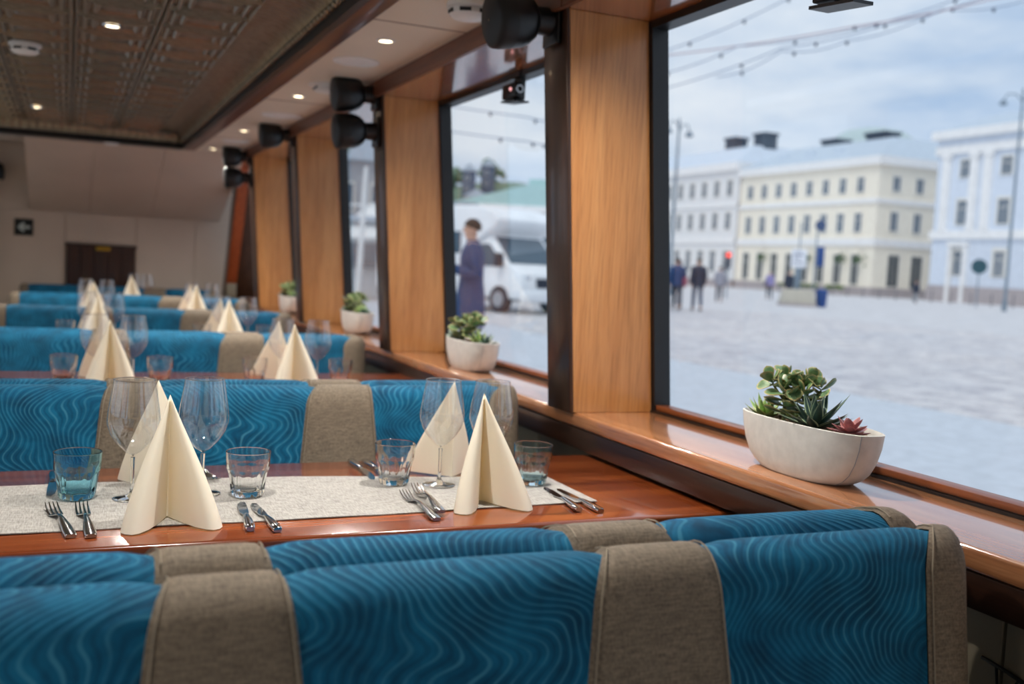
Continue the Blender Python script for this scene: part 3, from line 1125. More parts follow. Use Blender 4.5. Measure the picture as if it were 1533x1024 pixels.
lay(knife, (-0.020, 2.285), (-0.024, 2.09), 'steel knife half hidden behind the blue glass')
lay(fork, (0.262, 2.340), (0.290, 2.12), 'steel fork with tines towards the camera, right of the left napkin')
lay(fork, (0.232, 2.335), (0.262, 2.13), 'steel fork with handle at the far table edge, nearer the large left napkin')

# further tables: the same setting, smaller in the picture
ordn = {1: 'second', 2: 'third', 3: 'fourth'}
for k in (1, 2, 3):
    dy = TABY[k] - TABY[0]
    dx = (-0.036, -0.036, -0.022)[k - 1]
    zt = TABZ[k] + 0.0005
    w_ = ordn[k]
    napkin((0.160 + dx, 1.885 + dy, zt), 0.04, 'cream napkin pyramid, left front, on the %s table' % w_)
    napkin((0.145 + dx, 2.115 + dy, zt), pi - 0.1, 'cream napkin pyramid, left back, on the %s table' % w_, 0.98)
    napkin((0.752 + dx, 1.900 + dy, zt), 0.02, 'cream napkin pyramid, right front, on the %s table' % w_)
    napkin((0.745 + dx, 2.115 + dy, zt), pi + 0.05, 'cream napkin pyramid, right back, on the %s table' % w_, 0.98)
    put(wine, (0.122 + dx, 2.03 + dy, zt), 'clear wine glass left of the left napkins on the %s table' % w_)
    put(wine, (0.240 + dx, 2.02 + dy, zt), 'clear wine glass right of the left napkins on the %s table' % w_)
    put(wine, (0.742 + dx, 2.04 + dy, zt), 'clear wine glass left of the right napkins on the %s table' % w_)
    put(wine, (0.866 + dx, 2.02 + dy, zt), 'clear wine glass right of the right napkins on the %s table' % w_)
    if k < 3:
        put(tum_c, (0.026 + dx, 2.04 + dy, zt), 'clear water glass at the left end of the %s table' % w_)
        put(tum_c, (0.326 + dx, 2.01 + dy, zt), 'clear water glass right of the left napkins on the %s table' % w_)
        put(tum_c, (0.645 + dx, 2.02 + dy, zt), 'clear water glass left of the right napkins on the %s table' % w_)
        put(tum_c, (0.946 + dx, 2.00 + dy, zt), 'clear water glass at the window end of the %s table' % w_)
zt = TABZ[4] + 0.0005
napkin((0.43, 8.20, zt), 0.1, 'cream napkin pyramid on the fifth table by the end wall')
put(wine, (0.46, 8.33, zt), 'clear wine glass behind the napkin on the fifth table')
put(wine, (0.55, 8.28, zt), 'clear wine glass right of the napkin on the fifth table')


# ------------------------------------------------------------------ planters
def leaf_mesh(name, L, W, T, curl, mat, kind):
    m_ = MB()
    nl, nr = 8, 8

    def wd(v):
        if kind == 'obovate':
            return max(0.0, sin(pi * (0.05 + 0.95 * v ** 1.25))) ** 0.62 * (0.35 + 0.65 * min(1, v * 1.6))
        if kind == 'lance':
            return (0.62 + 0.5 * sin(pi * min(1, v * 1.15)) * 0.8) * (1 - v ** 2.2) + 0.01
        return sin(pi * (0.10 + 0.90 * v)) ** 0.8 * (1 - 0.25 * v) + 0.01

    def fn(u, v):
        a = 2 * pi * u
        w = W / 2 * wd(v)
        th = T / 2 * (wd(v) ** 0.7) * (1 - 0.5 * v)
        z = curl * L * v * v
        cup = 0.25 * w * cos(a) ** 2
        return (w * cos(a), L * v * (1 - 0.25 * abs(curl) * v), z + th * sin(a) + cup)
    m_.grid(fn, nr, nl, True)
    return m_.mesh(name, mat, smooth=True, sharp=80)


LEAF = {
    'jade': leaf_mesh('leaf', 0.042, 0.031, 0.009, 0.10, 'jade_leaf', 'obovate'),
    'jade_s': leaf_mesh('leaf', 0.033, 0.026, 0.009, 0.15, 'jade_leaf', 'obovate'),
    'lance': leaf_mesh('leaf', 0.070, 0.020, 0.007, 0.12, 'dark_leaf', 'lance'),
    'lance_s': leaf_mesh('leaf', 0.052, 0.017, 0.006, 0.10, 'dark_leaf', 'lance'),
    'pale': leaf_mesh('leaf', 0.052, 0.018, 0.007, 0.25, 'pale_leaf', 'lance'),
    'pale_s': leaf_mesh('leaf', 0.036, 0.016, 0.006, 0.30, 'pale_leaf', 'lance'),
    'pink': leaf_mesh('leaf', 0.036, 0.023, 0.005, 0.18, 'pink_leaf', 'rosette'),
    'pink_s': leaf_mesh('leaf', 0.024, 0.017, 0.005, 0.35, 'pink_leaf', 'rosette'),
    'silver': leaf_mesh('leaf', 0.040, 0.024, 0.006, 0.2, 'silver_leaf', 'obovate'),
}


def put_leaf(parent, key, p, az, el, roll=0.0, s=1.0):
    o = link('leaf', LEAF[key], parent)
    d = Vector((cos(el) * cos(az), cos(el) * sin(az), sin(el)))
    q = d.to_track_quat('Y', 'Z')
    o.rotation_mode = 'QUATERNION'
    from mathutils import Quaternion
    o.rotation_quaternion = q @ Quaternion((0, 1, 0), roll)
    o.location = p
    o.scale = (s, s, s)
    return o


def rosette(planter, name, key, keys, p, rings, rng):
    """rings: (count, elevation, scale, radius)"""
    core = obj(name, MB().ball((0, 0, 0.004), (0.006, 0.006, 0.008), 8, 6), 'stem', planter, loc=p, smooth=True)
    for j, (n_, el, s, rad) in enumerate(rings):
        for i in range(n_):
            az = 2 * pi * (i + 0.5 * (j % 2)) / n_ + rng.uniform(-.12, .12)
            put_leaf(core, keys if j >= len(rings) - 1 else key, (rad * cos(az), rad * sin(az), 0.004 + 0.003 * j), az, el + rng.uniform(-.1, .1), 0, s * rng.uniform(.88, 1.1))
    return core


def jade(planter, p, rng, h=0.085):
    path = [(0, 0, -0.004), (0.001, 0.002, h * 0.4), (0.0, 0.004, h * 0.8)]
    tips = []
    m_ = MB().tube(path, [0.0042, 0.0036, 0.003], 7)
    for az, l, up in ((2.2, 0.026, 0.026), (-0.9, 0.028, 0.022), (0.7, 0.014, 0.034), (3.9, 0.022, 0.012)):
        e_ = (l * cos(az), l * sin(az) + 0.003, h * 0.62 + up)
        m_.tube([(0, 0.003, h * 0.55), (e_[0] * 0.6, e_[1] * 0.6, h * 0.6 + up * 0.45), e_], [0.003, 0.0027, 0.0022], 6)
        tips.append(e_)
    st = obj('jade_plant', m_, 'stem', planter, loc=p, smooth=True)
    for e_ in tips:
        b0 = rng.uniform(0, pi)
        for j, (el, s) in enumerate(((-0.05, 1.0), (0.45, 1.0), (0.95, 0.9))):
            for q in range(2):
                az = b0 + j * pi / 2 + q * pi + rng.uniform(-.2, .2)
                put_leaf(st, 'jade' if j < 2 else 'jade_s', (e_[0], e_[1], e_[2] - 0.004 + 0.005 * j), az, el + rng.uniform(-.15, .15), rng.uniform(-.9, .9), s * rng.uniform(.85, 1.1))
    for z, el in ((h * 0.25, 0.1), (h * 0.40, 0.2), (h * 0.55, 0.0)):
        b0 = rng.uniform(0, pi)
        for q in range(3):
            put_leaf(st, 'jade', (0, 0.003, z), b0 + q * 2.1, el, rng.uniform(-.6, .6), 1.05)
    return st


def planter(loc, label, seed, rotz=0.0, variant=0):
    rng = random.Random(seed)
    t = thing('planter', label, 'planter', loc, rotz, group='succulent planters on the window sill')
    A, B, Hh = 0.182, 0.066, 0.106

    def ring(s, z, n=56, inset=0.0):
        out = []
        a_, b_ = A * s - inset, B * (0.45 + 0.55 * s) * 1.0 - inset
        for i in range(n):
            an = 2 * pi * i / n
            c_, s_ = cos(an), sin(an)
            out.append((b_ * math.copysign(abs(c_) ** 0.74, c_), a_ * math.copysign(abs(s_) ** 0.80, s_), z))
        return out
    prof = [(0.54, 0.0, 0), (0.64, 0.003, 0), (0.745, 0.012, 0), (0.84, 0.027, 0), (0.92, 0.050, 0), (0.975, 0.078, 0), (1.0, Hh, 0), (1.0, Hh + 0.001, 0.004), (0.985, Hh - 0.004, 0.006), (0.96, Hh - 0.016, 0.006)]
    vs, fs = [], []
    n_ = 56
    for (s, z, ins) in prof:
        # the near end flares a little more than the far end
        vs += [(x, y, z2) for x, y, z2 in ring(s, z, n_, ins)]
    for j in range(len(prof) - 1):
        for i in range(n_):
            fs.append((j * n_ + i, j * n_ + (i + 1) % n_, (j + 1) * n_ + (i + 1) % n_, (j + 1) * n_ + i))
    fs.append(tuple(range(n_ - 1, -1, -1)))
    pot = obj('pot', MB().add(vs, fs), 'concrete_pot', t, smooth=True, sharp=50)
    # mould seam down the end of the pot
    sp = []
    for (s, z, ins) in prof[1:7]:
        an = -pi / 2 - 0.30
        a_, b_ = A * s, B * (0.45 + 0.55 * s)
        c_, s_ = cos(an), sin(an)
        sp.append((b_ * math.copysign(abs(c_) ** 0.74, c_), a_ * math.copysign(abs(s_) ** 0.80, s_), z))
    obj('mould_seam', MB().tube(sp, 0.0009, 5), 'van_grey', pot)
    obj('soil', MB().add([(x, y, z) for x, y, z in ring(0.955, Hh - 0.014, 40, 0.0055)], [tuple(range(40))]), 'soil', t)
    gv = MB()
    for i in range(330):
        a_ = rng.uniform(0, 2 * pi)
        rr = sqrt(rng.random()) * 0.88
        x, y = (B - 0.010) * rr * math.copysign(abs(cos(a_)) ** .8, cos(a_)), (A - 0.014) * rr * math.copysign(abs(sin(a_)) ** .85, sin(a_))
        r_ = rng.uniform(0.003, 0.0062)
        gv.ball((x, y, Hh - 0.013 + r_ * 0.4), (r_, r_ * rng.uniform(.7, 1.2), r_ * 0.7), 6, 4)
    tag(obj('gravel', gv, 'pebble', t, smooth=True), kind='stuff')
    zb = Hh - 0.012
    if variant == 0:
        rosette(t, 'pale_succulent', 'pale', 'pale_s', (-0.012, 0.122, zb), [(7, 0.25, 1.0, .006), (6, 0.7, 0.95, .005), (5, 1.15, 0.9, .003)], rng)
        jade(t, (-0.018, 0.055, zb), rng, 0.082)
        jade(t, (0.016, 0.030, zb), rng, 0.078)
        rosette(t, 'spiky_succulent', 'lance', 'lance_s', (-0.010, -0.030, zb), [(8, 0.30, 1.1, .008), (7, 0.75, 1.15, .006), (5, 1.2, 1.2, .003)], rng)
        rosette(t, 'pale_succulent', 'pale_s', 'pale_s', (0.03, 0.095, zb), [(6, 0.35, 1.0, .006), (5, 0.9, 0.95, .004)], rng)
        rosette(t, 'pink_rosette', 'pink', 'pink_s', (-0.012, -0.128, zb + 0.004), [(8, 0.08, 1.0, .006), (7, 0.35, 0.95, .005), (5, 0.8, 0.9, .003), (4, 1.2, 0.8, .002)], rng)
    else:
        rosette(t, 'pale_succulent', 'silver', 'pale_s', (-0.02, 0.115, zb), [(8, 0.15, 1.15, .006), (7, 0.6, 1.0, .005), (4, 1.15, 0.9, .003)], rng)
        jade(t, (0.010, 0.020, zb), rng, 0.080)
        jade(t, (-0.012, 0.070, zb), rng, 0.060)
        rosette(t, 'spiky_succulent', 'pale', 'pale_s', (0.0, -0.070, zb), [(8, 0.35, 1.05, .008), (7, 0.8, 1.0, .006), (5, 1.2, 1.0, .003)], rng)
        rosette(t, 'spiky_succulent', 'lance_s', 'lance_s', (0.0, -0.135, zb), [(7, 0.3, 0.9, .006), (5, 0.9, 0.9, .003)], rng)
    return t


planter((1.342, 1.590, ZS + 0.0003), 'pale concrete planter of jade, spiky and pink succulents on the nearest window sill', 3)
planter((1.342, 3.430, ZS + 0.0003), 'pale concrete succulent planter on the sill of the second window', 11, pi * 0.0, 1)
planter((1.358, 5.100, ZS + 0.0003), 'pale concrete succulent planter on the sill of the third window', 17, 0.0, 1)
planter((1.350, 6.780, ZS + 0.0003), 'pale concrete succulent planter half hidden by the third pillar, fourth window', 23, 0.0, 1)


# ------------------------------------------------------------------ fittings on the pillars, ceiling and walls
def loudspeaker(y, z, label, tilt=0.10):
    xp = xin(z) - 0.008
    t = thing('loudspeaker', label, 'loudspeaker', (xp, y, z), group='black loudspeakers on the window pillars')
    # axis along -x from the pillar
    def rev(prof, ang):
        m_ = MB().lathe(prof, 32)
        # lathe axis z -> -x
        R_ = Matrix.Rotation(-pi / 2, 4, 'Y')
        m_.xform(Matrix.Translation((-0.055, 0, 0)) @ Matrix.Rotation(ang, 4, 'Y') @ R_)
        return m_
    obj('housing', rev([(0.034, 0.0), (0.050, 0.010), (0.063, 0.028), (0.0695, 0.050), (0.0705, 0.074)], -tilt), 'black_metal', t, smooth=True, sharp=60)
    gr = obj('grille', rev([(0.0712, 0.0745), (0.0722, 0.104), (0.0700, 0.120), (0.060, 0.126), (0.0, 0.128)], -tilt), 'cable_black', t, smooth=True, sharp=60)
    obj('badge', rev([(0.004, 0.1275), (0.004, 0.130)], -tilt), 'chrome', gr)
    obj('arm', MB().tube([(0.002, 0, 0), (-0.03, 0, 0), (-0.064, 0, 0.0)], [0.038, 0.036, 0.034], 16), 'black_metal', t, smooth=True)
    obj('wall_plate', MB().box((-0.012, -0.045, -0.060), (0.0, 0.045, 0.060)), 'black_metal', t, bevel=0.004)
    return t


loudspeaker(2.458, 1.868, 'large black loudspeaker at the top of the nearest pillar', 0.14)
loudspeaker(4.138, 1.900, 'black loudspeaker on the second pillar, upper of its pair')
loudspeaker(4.138, 1.752, 'black loudspeaker on the second pillar, lower of its pair')
loudspeaker(5.868, 1.900, 'single black loudspeaker at the top of the third pillar')
loudspeaker(7.348, 1.895, 'black loudspeaker on the fourth pillar, upper of its pair')
loudspeaker(7.348, 1.750, 'black loudspeaker on the fourth pillar, lower of its pair')
# pair by the glazed door at the left edge
t = thing('loudspeaker', 'black loudspeaker on the dark door post at the left edge', 'loudspeaker', (-0.62, 8.93, 1.78), 0, 'black loudspeakers on the window pillars')
obj('housing', MB().lathe([(0.03, -0.09), (0.065, -0.085), (0.072, -0.02), (0.06, 0.03), (0.02, 0.05)], 24, (0.08, 0.0, 0.0)), 'black_metal', t, smooth=True, sharp=60)
obj('arm', MB().tube([(0.0, 0.06, 0.0), (0.05, 0.02, 0.0)], 0.02, 10), 'black_metal', t, smooth=True)


def downlight(x, y, z, r, label, watts):
    t = thing('downlight', label, 'downlight', (x, y, z), group='lit ceiling downlights')
    obj('trim_ring', MB().lathe([(r * 1.0, -0.0002), (r * 1.55, -0.0002), (r * 1.5, -0.005), (r * 1.05, -0.006), (r * 1.0, -0.0002)], 28, cap=False), 'white_plastic' if z < 1.96 else 'steel', t, smooth=True)
    obj('lamp', MB().lathe([(0.0, -0.0025), (r * 0.98, -0.0025), (r * 0.98, -0.0005), (0, -0.0005)], 24), 'lamp_warm', t)
    ld = bpy.data.lights.new('downlight_beam', 'SPOT')
    ld.energy = watts
    ld.color = (1.0, 0.95, 0.88)
    ld.spot_size = radians(150)
    ld.spot_blend = 0.9
    ld.shadow_soft_size = r
    lo = bpy.data.objects.new('downlight_beam', ld)
    COL.objects.link(lo)
    lo.parent = t
    lo.location = (0, 0, -0.012)
    return t


DW = 42.0
for k, (x, y) in enumerate([(0.940, 3.315), (0.937, 4.700), (0.935, 6.26), (0.915, 7.54)]):
    downlight(x, y, 1.95, 0.021, 'lit warm downlight in the cream side ceiling, %s from the camera' % ordw[k].replace('nearest', 'first'), DW)
downlight(0.942, 1.93, 1.95, 0.021, 'lit warm downlight in the cream side ceiling, above the nearest table', DW)  # out of view, added to brighten the interior
downlight(0.942, -0.95, 1.95, 0.021, 'lit warm downlight in the side ceiling behind the camera', DW)  # unseen lamp added to throw frontal light on the near bench
for x, y, l in [(0.128, 4.06, 'lit warm downlight in the tin ceiling, the nearer one'), (-0.193, 6.77, 'lit warm downlight in the tin ceiling, the far one at left'),
                (0.13, 1.6, 'lit warm downlight in the tin ceiling above the nearest table'), (-1.1, 0.3, 'lit warm downlight in the tin ceiling left of the camera'), (-1.1, 3.0, 'lit warm downlight in the tin ceiling left of the aisle'),  # all three out of view, added as extra interior light
                (-1.1, 5.6, 'lit warm downlight in the far tin ceiling left of the aisle')]:  # also an added lamp outside the view
    downlight(x, y, TZ - 0.0165, 0.024, l, DW)


def disc(x, y, r, label):
    t = thing('ceiling_speaker', label, 'ceiling speaker', (x, y, 1.95), group='round white ceiling speakers')
    obj('ring', MB().lathe([(r * 0.88, -0.0002), (r, -0.0002), (r * 0.99, -0.005), (r * 0.90, -0.007), (r * 0.88, -0.0002)], 36, cap=False), 'white_plastic', t, smooth=True)
    obj('grille', MB().lathe([(0.0, -0.0045), (r * 0.87, -0.004), (r * 0.87, -0.001), (0, -0.001)], 36), 'white_plastic', t, smooth=True)


disc(0.950, 3.732, 0.085, 'round white ceiling speaker beside the first side downlight')
disc(1.000, 5.42, 0.105, 'round white ceiling speaker above the single loudspeaker on the third pillar')
disc(0.985, 6.90, 0.09, 'round white ceiling speaker furthest down the side ceiling')


def vent(x, y, label):
    t = thing('ceiling_vent', label, 'air vent', (x, y, 1.95))
    obj('housing', MB().lathe([(0.085, -0.0002), (0.085, -0.006), (0.060, -0.008), (0.060, -0.028), (0.030, -0.034), (0, -0.034)], 32), 'white_plastic', t, smooth=True, sharp=50)
    obj('slot', MB().box((-0.0605, -0.035, -0.021), (-0.057, 0.035, -0.013)), 'rubber_black', t)


vent(0.990, 4.33, 'white round vent with a dark slot near the second loudspeaker pair')


def smoke(x, y, z, label):
    t = thing('smoke_detector', label, 'smoke detector', (x, y, z))
    obj('base', MB().lathe([(0.062, -0.0002), (0.062, -0.012), (0.052, -0.014)], 32), 'white_plastic', t, smooth=True, sharp=50)
    obj('sensor_dome', MB().lathe([(0.052, -0.0142), (0.054, -0.030), (0.044, -0.040), (0.0, -0.043)], 32), 'white_plastic', t, smooth=True, sharp=50)
    for k in range(6):
        a = k * pi / 3
        obj('slot', MB().box((-0.016, -0.0015, -0.030), (0.016, 0.0015, -0.020)), 'rubber_black', t, loc=(0.0535 * cos(a), 0.0535 * sin(a), 0), rotz=a + pi / 2)


smoke(-0.179, 4.66, TZ - 0.0165, 'white round smoke detector on the tin ceiling at upper left')
smoke(1.005, 2.72, 1.95, 'white smoke detector at the top edge by the largest loudspeaker')
t = thing('ceiling_fitting', 'small white fitting on the black edge before the end wall', 'ceiling fitting', (0.255, 7.70, 1.935))
obj('cover', MB().lathe([(0.045, -0.0002), (0.04, -0.010), (0.0, -0.013)], 24), 'white_plastic', t, smooth=True)
obj('rim', MB().lathe([(0.046, -0.0001), (0.052, -0.0001), (0.050, -0.004), (0.046, -0.004), (0.046, -0.0001)], 24, cap=False), 'white_plastic', t, smooth=True)

# exit sign with arrow pointing left
t = thing('exit_sign', 'dark square sign with a pale arrow pointing left on the end wall', 'sign', (-0.336, ENDY - 0.014, 1.338))
obj('plate', MB().box((-0.068, -0.012, -0.066), (0.068, -0.0005, 0.066)), 'sign_dark', t, bevel=0.003, bseg=1)
obj('arrow', MB().prism([(-0.047, 0.0), (-0.005, 0.040), (0.008, 0.028), (-0.008, 0.010), (0.046, 0.010), (0.046, -0.010), (-0.008, -0.010), (0.008, -0.028), (-0.005, -0.040)], 1, -0.0145, -0.0125), 'sign_pale', t)


# black devices hanging from the window heads
def device(y, label):
    t = thing('window_camera', label, 'camera', (1.395, y, ZSOF))
    obj('bracket', MB().box((-0.010, -0.050, -0.020), (0.030, 0.050, -0.0002)), 'black_metal', t, bevel=0.002, bseg=1)
    obj('arm', MB().box((0.0, -0.040, -0.095), (0.020, 0.020, -0.0205)), 'black_metal', t, bevel=0.002, bseg=1)
    bd = obj('body', MB().box((-0.030, -0.066, -0.090), (-0.0005, 0.050, -0.040)), 'black_metal', t, bevel=0.004)
    obj('lens_ring', MB().lathe([(0.010, -0.0665), (0.013, -0.0665), (0.013, -0.073), (0.010, -0.073), (0.010, -0.0665)], 16, cap=False).xform(Matrix.Rotation(-pi / 2, 4, 'X') @ Matrix.Identity(4)), 'steel', bd, loc=(-0.015, 0.0, -0.065))
    obj('indicator', MB().ball((-0.031, -0.03, -0.062), 0.006, 10, 6), 'led_pink', bd)
    obj('base_flap', MB().hexa([(-0.028, -0.07, -0.108), (0.022, -0.07, -0.108), (0.022, 0.06, -0.098), (-0.028, 0.06, -0.098)], [(-0.028, -0.07, -0.102), (0.022, -0.07, -0.102), (0.022, 0.06, -0.092), (-0.028, 0.06, -0.092)]), 'black_metal', t)
    return t


device(3.275, 'small black camera with a pink light at the top of the second window')
device(1.655, 'black camera cut by the top edge over the nearest window').scale = (1, 1, 1.13)

# cable on the dado at lower right
cb = MB().tube([(1.3055, 1.11, 0.668), (1.3055, 1.06, 0.662), (1.3055, 1.02, 0.655)] , 0.0032, 8)
cb.tube([(1.3075, 1.085, 0.664), (1.3075, 1.08, 0.63), (1.3075, 1.075, 0.612), (1.3075, 1.062, 0.612), (1.3075, 1.053, 0.640), (1.3075, 1.045, 0.655), (1.3075, 1.03, 0.655), (1.3075, 1.018, 0.640), (1.3075, 1.015, 0.58)], 0.0022, 8)
tag(obj('cable', cb, 'cable_black', smooth=True), 'thin black cable looped on the beige wall at the lower right', 'cable')

# ------------------------------------------------------------------ the square outside
GZ = 0.03
gm = MB()
gm.add([(2.2, -120, GZ), (400, -120, GZ), (400, 500, GZ), (2.2, 500, GZ)], [(0, 1, 2, 3)])
struct('ground', gm, 'paving', 'pale paved ground of the harbour square outside', 'ground')
struct('ground_strip', MB().add([(2.2, -30, GZ + 0.004), (7.9, -30, GZ + 0.004), (7.9, 120, GZ + 0.004), (2.2, 120, GZ + 0.004)], [(0, 1, 2, 3)]), 'smooth_quay', 'smooth pale quay edge along the boat, before the cobbles', 'ground')

rg = random.Random(5)
vs, fs = [], []
y = 0.5
row = 0
while y < 30:
    pitch = 0.15 if y < 14 else 0.21
    x = 7.95 + (row % 2) * pitch * 0.5
    xmax = min(24, 1.75 * y + 2.0)
    xmin = 0.28 * y
    while x < xmax:
        wx, wy = pitch * 0.45, pitch * 0.43
        if x > xmin:
            h = GZ + 0.012 + rg.uniform(0, 0.010)
            jx, jy = rg.uniform(-.012, .012), rg.uniform(-.012, .012)
            o = len(vs)
            for s_, z_ in ((1.0, GZ - 0.003), (0.80, h)):
                vs += [(x + jx - wx * s_, y + jy - wy * s_, z_), (x + jx + wx * s_, y + jy - wy * s_, z_ + rg.uniform(-.003, .003)), (x + jx + wx * s_, y + jy + wy * s_, z_), (x + jx - wx * s_, y + jy + wy * s_, z_)]
            fs += [(o + 4, o + 5, o + 6, o + 7), (o, o + 1, o + 5, o + 4), (o + 1, o + 2, o + 6, o + 5), (o + 2, o + 3, o + 7, o + 6), (o + 3, o, o + 4, o + 7)]
        x += pitch
    y += pitch * 0.95
    row += 1
cbm = MB()
cbm.v, cbm.f = vs, fs
tag(obj('cobblestones', cbm, 'cobble'), 'worn pale cobblestones of the square beyond the quay edge', 'cobblestones', kind='stuff')


# buildings ------------------------------------------------------
def window_y(parent, x, yc, z0, z1, w, glass, surround=0.16, sill=True):
    """window in a facade facing -x"""
    m_ = MB()
    s = surround
    m_.box((x - 0.12, yc - w / 2 - s, z1), (x + 0.02, yc + w / 2 + s, z1 + s * 1.2))
    m_.box((x - 0.12, yc - w / 2 - s, z0 - 0.1), (x + 0.02, yc + w / 2 + s, z0))
    m_.box((x - 0.08, yc - w / 2 - s, z0), (x + 0.02, yc - w / 2, z1))
    m_.box((x - 0.08, yc + w / 2, z0), (x + 0.02, yc + w / 2 + s, z1))
    f = obj('window', m_, 'window_surround', parent)
    p_ = MB().box((x - 0.02, yc - w / 2, z0), (x + 0.01, yc + w / 2, z1))
    obj('pane', p_, glass, f)
    b = MB().box((x - 0.05, yc - 0.035, z0), (x - 0.021, yc + 0.035, z1))
    b.box((x - 0.05, yc - w / 2, z0 + (z1 - z0) * 0.66), (x - 0.021, yc + w / 2, z0 + (z1 - z0) * 0.66 + 0.06))
    obj('glazing_bar', b, 'window_surround', f)


def window_x(parent, y, xc, z0, z1, w, glass, surround=0.16):
    """window in a side wall facing -y"""
    m_ = MB()
    s = surround
    m_.box((xc - w / 2 - s, y - 0.12, z1), (xc + w / 2 + s, y + 0.02, z1 + s * 1.2))
    m_.box((xc - w / 2 - s, y - 0.12, z0 - 0.1), (xc + w / 2 + s, y + 0.02, z0))
    m_.box((xc - w / 2 - s, y - 0.08, z0), (xc - w / 2, y + 0.02, z1))
    m_.box((xc + w / 2, y - 0.08, z0), (xc + w / 2 + s, y + 0.02, z1))
    f = obj('window', m_, 'window_surround', parent)
    obj('pane', MB().box((xc - w / 2, y - 0.02, z0), (xc + w / 2, y + 0.01, z1)), glass, f)
    obj('glazing_bar', MB().box((xc - 0.035, y - 0.05, z0), (xc + 0.035, y - 0.021, z1)), 'window_surround', f)


def hip_roof(parent, x0, x1, y0, y1, z0, z1, inx, iny, mat):
    obj('roof', MB().hexa([(x0, y0, z0), (x1, y0, z0), (x1, y1, z0), (x0, y1, z0)], [(x0 + inx, y0 + iny, z1), (x1 - inx, y0 + iny, z1), (x1 - inx, y1 - iny, z1), (x0 + inx, y1 - iny, z1)]), mat, parent)


# cream corner building
b = thing('corner_building', 'cream three storey corner building with grey roof across the square', 'building', (79.2, 85.6, GZ))


def part(name, a, c, mat, parent, bev=0.0):
    o = parent.location
    return obj(name, MB().box(tuple(a[i] - o[i] for i in range(3)), tuple(c[i] - o[i] for i in range(3))), mat, parent, bevel=bev)


class Loc:                       # window builders in world numbers for a building at its base
    pass


def bwin_y(parent, x, yc, z0, z1, w, glass, s=0.16):
    o = parent.location
    window_y(parent, x - o.x, yc - o.y, z0 - o.z, z1 - o.z, w, glass, s)


def bwin_x(parent, y, xc, z0, z1, w, glass, s=0.16):
    o = parent.location
    window_x(parent, y - o.y, xc - o.x, z0 - o.z, z1 - o.z, w, glass, s)


def broof(parent, x0, x1, y0, y1, z0, z1, inx, iny, mat):
    o = parent.location
    hip_roof(parent, x0 - o.x, x1 - o.x, y0 - o.y, y1 - o.y, z0 - o.z, z1 - o.z, inx, iny, mat)


part('wall', (79.2, 85.6, GZ), (95, 110.2, 14.4), 'yellow_render', b)
part('plinth', (79.05, 85.45, GZ), (95.1, 110.2, 1.0), 'plinth_stone', b)
part('string_course', (79.0, 85.4, 5.5), (95.1, 110.2, 6.3), 'pale_trim', b)
part('string_course', (79.0, 85.4, 10.1), (95.1, 110.2, 10.6), 'pale_trim', b)
part('cornice', (78.7, 85.1, 14.2), (95.4, 110.3, 15.1), 'pale_trim', b)
broof(b, 78.7, 95.4, 85.1, 110.3, 15.1, 17.9, 5.5, 4.0, 'roof_grey')
for k in range(8):
    yc = 88.3 + 2.82 * k
    bwin_y(b, 79.2, yc, 11.35, 12.9, 1.0, 'far_glass')
    bwin_y(b, 79.2, yc, 7.0, 9.0, 1.0, 'far_glass')
    bwin_y(b, 79.2, yc, 1.3, 4.5, 1.15, 'shop_glass', 0.12)
for xc in (81.6, 84.9):
    bwin_x(b, 85.6, xc, 11.5, 13.0, 1.0, 'far_glass')
    bwin_x(b, 85.6, xc, 7.2, 9.2, 1.0, 'far_glass')
    bwin_x(b, 85.6, xc + 0.4, 1.2, 4.6, 1.5, 'shop_glass', 0.12)
for y0, y1, z0, z1 in ((91.6, 94.6, 17.0, 18.9), (99.7, 102.2, 17.0, 18.8)):
    c_ = part('chimney', (85.0, y0, z0), (87.2, y1, z1 - 0.3), 'chimney_dark', b)
    part('cap', (84.8 , y0 - 0.2, z1 - 0.3), (87.4, y1 + 0.2, z1), 'chimney_dark', b)
for k in range(3):
    d_ = part('dormer', (81.0, 94.0 + k * 5, 15.6), (83.5, 95.3 + k * 5, 16.7), 'roof_blue', b)

# white building to its left
b = thing('town_house', 'long white three storey building at the left of the square', 'building', (79.0, 110.4, GZ))
part('wall', (79.0, 110.4, GZ), (95, 142, 15.3), 'white_render', b)
part('plinth', (78.9, 110.4, GZ), (95, 142, 1.0), 'plinth_stone', b)
part('string_course', (78.8, 110.4, 5.7), (95, 142, 6.4), 'pale_trim', b)
part('string_course', (78.8, 110.4, 10.5), (95, 142, 10.9), 'pale_trim', b)
part('cornice', (78.5, 110.4, 15.2), (95.3, 142.2, 16.2), 'pale_trim', b)
broof(b, 78.5, 95.3, 110.4, 142.2, 16.2, 19.0, 5.0, 3.0, 'roof_blue')
for k in range(9):
    yc = 112.3 + 2.93 * k
    bwin_y(b, 79.0, yc, 11.95, 13.9, 1.05, 'far_glass')
    bwin_y(b, 79.0, yc, 7.6, 9.7, 1.05, 'far_glass')
    bwin_y(b, 79.0, yc, 2.0, 4.7, 1.1, 'far_glass')
for y0 in (113.0, 119.6):
    part('chimney', (84.5, y0, 18.6), (86.5, y0 + 2.4, 20.5), 'chimney_dark', b)
    part('cap', (84.3, y0 - 0.2, 20.5), (86.7, y0 + 2.6, 20.8), 'chimney_dark', b)

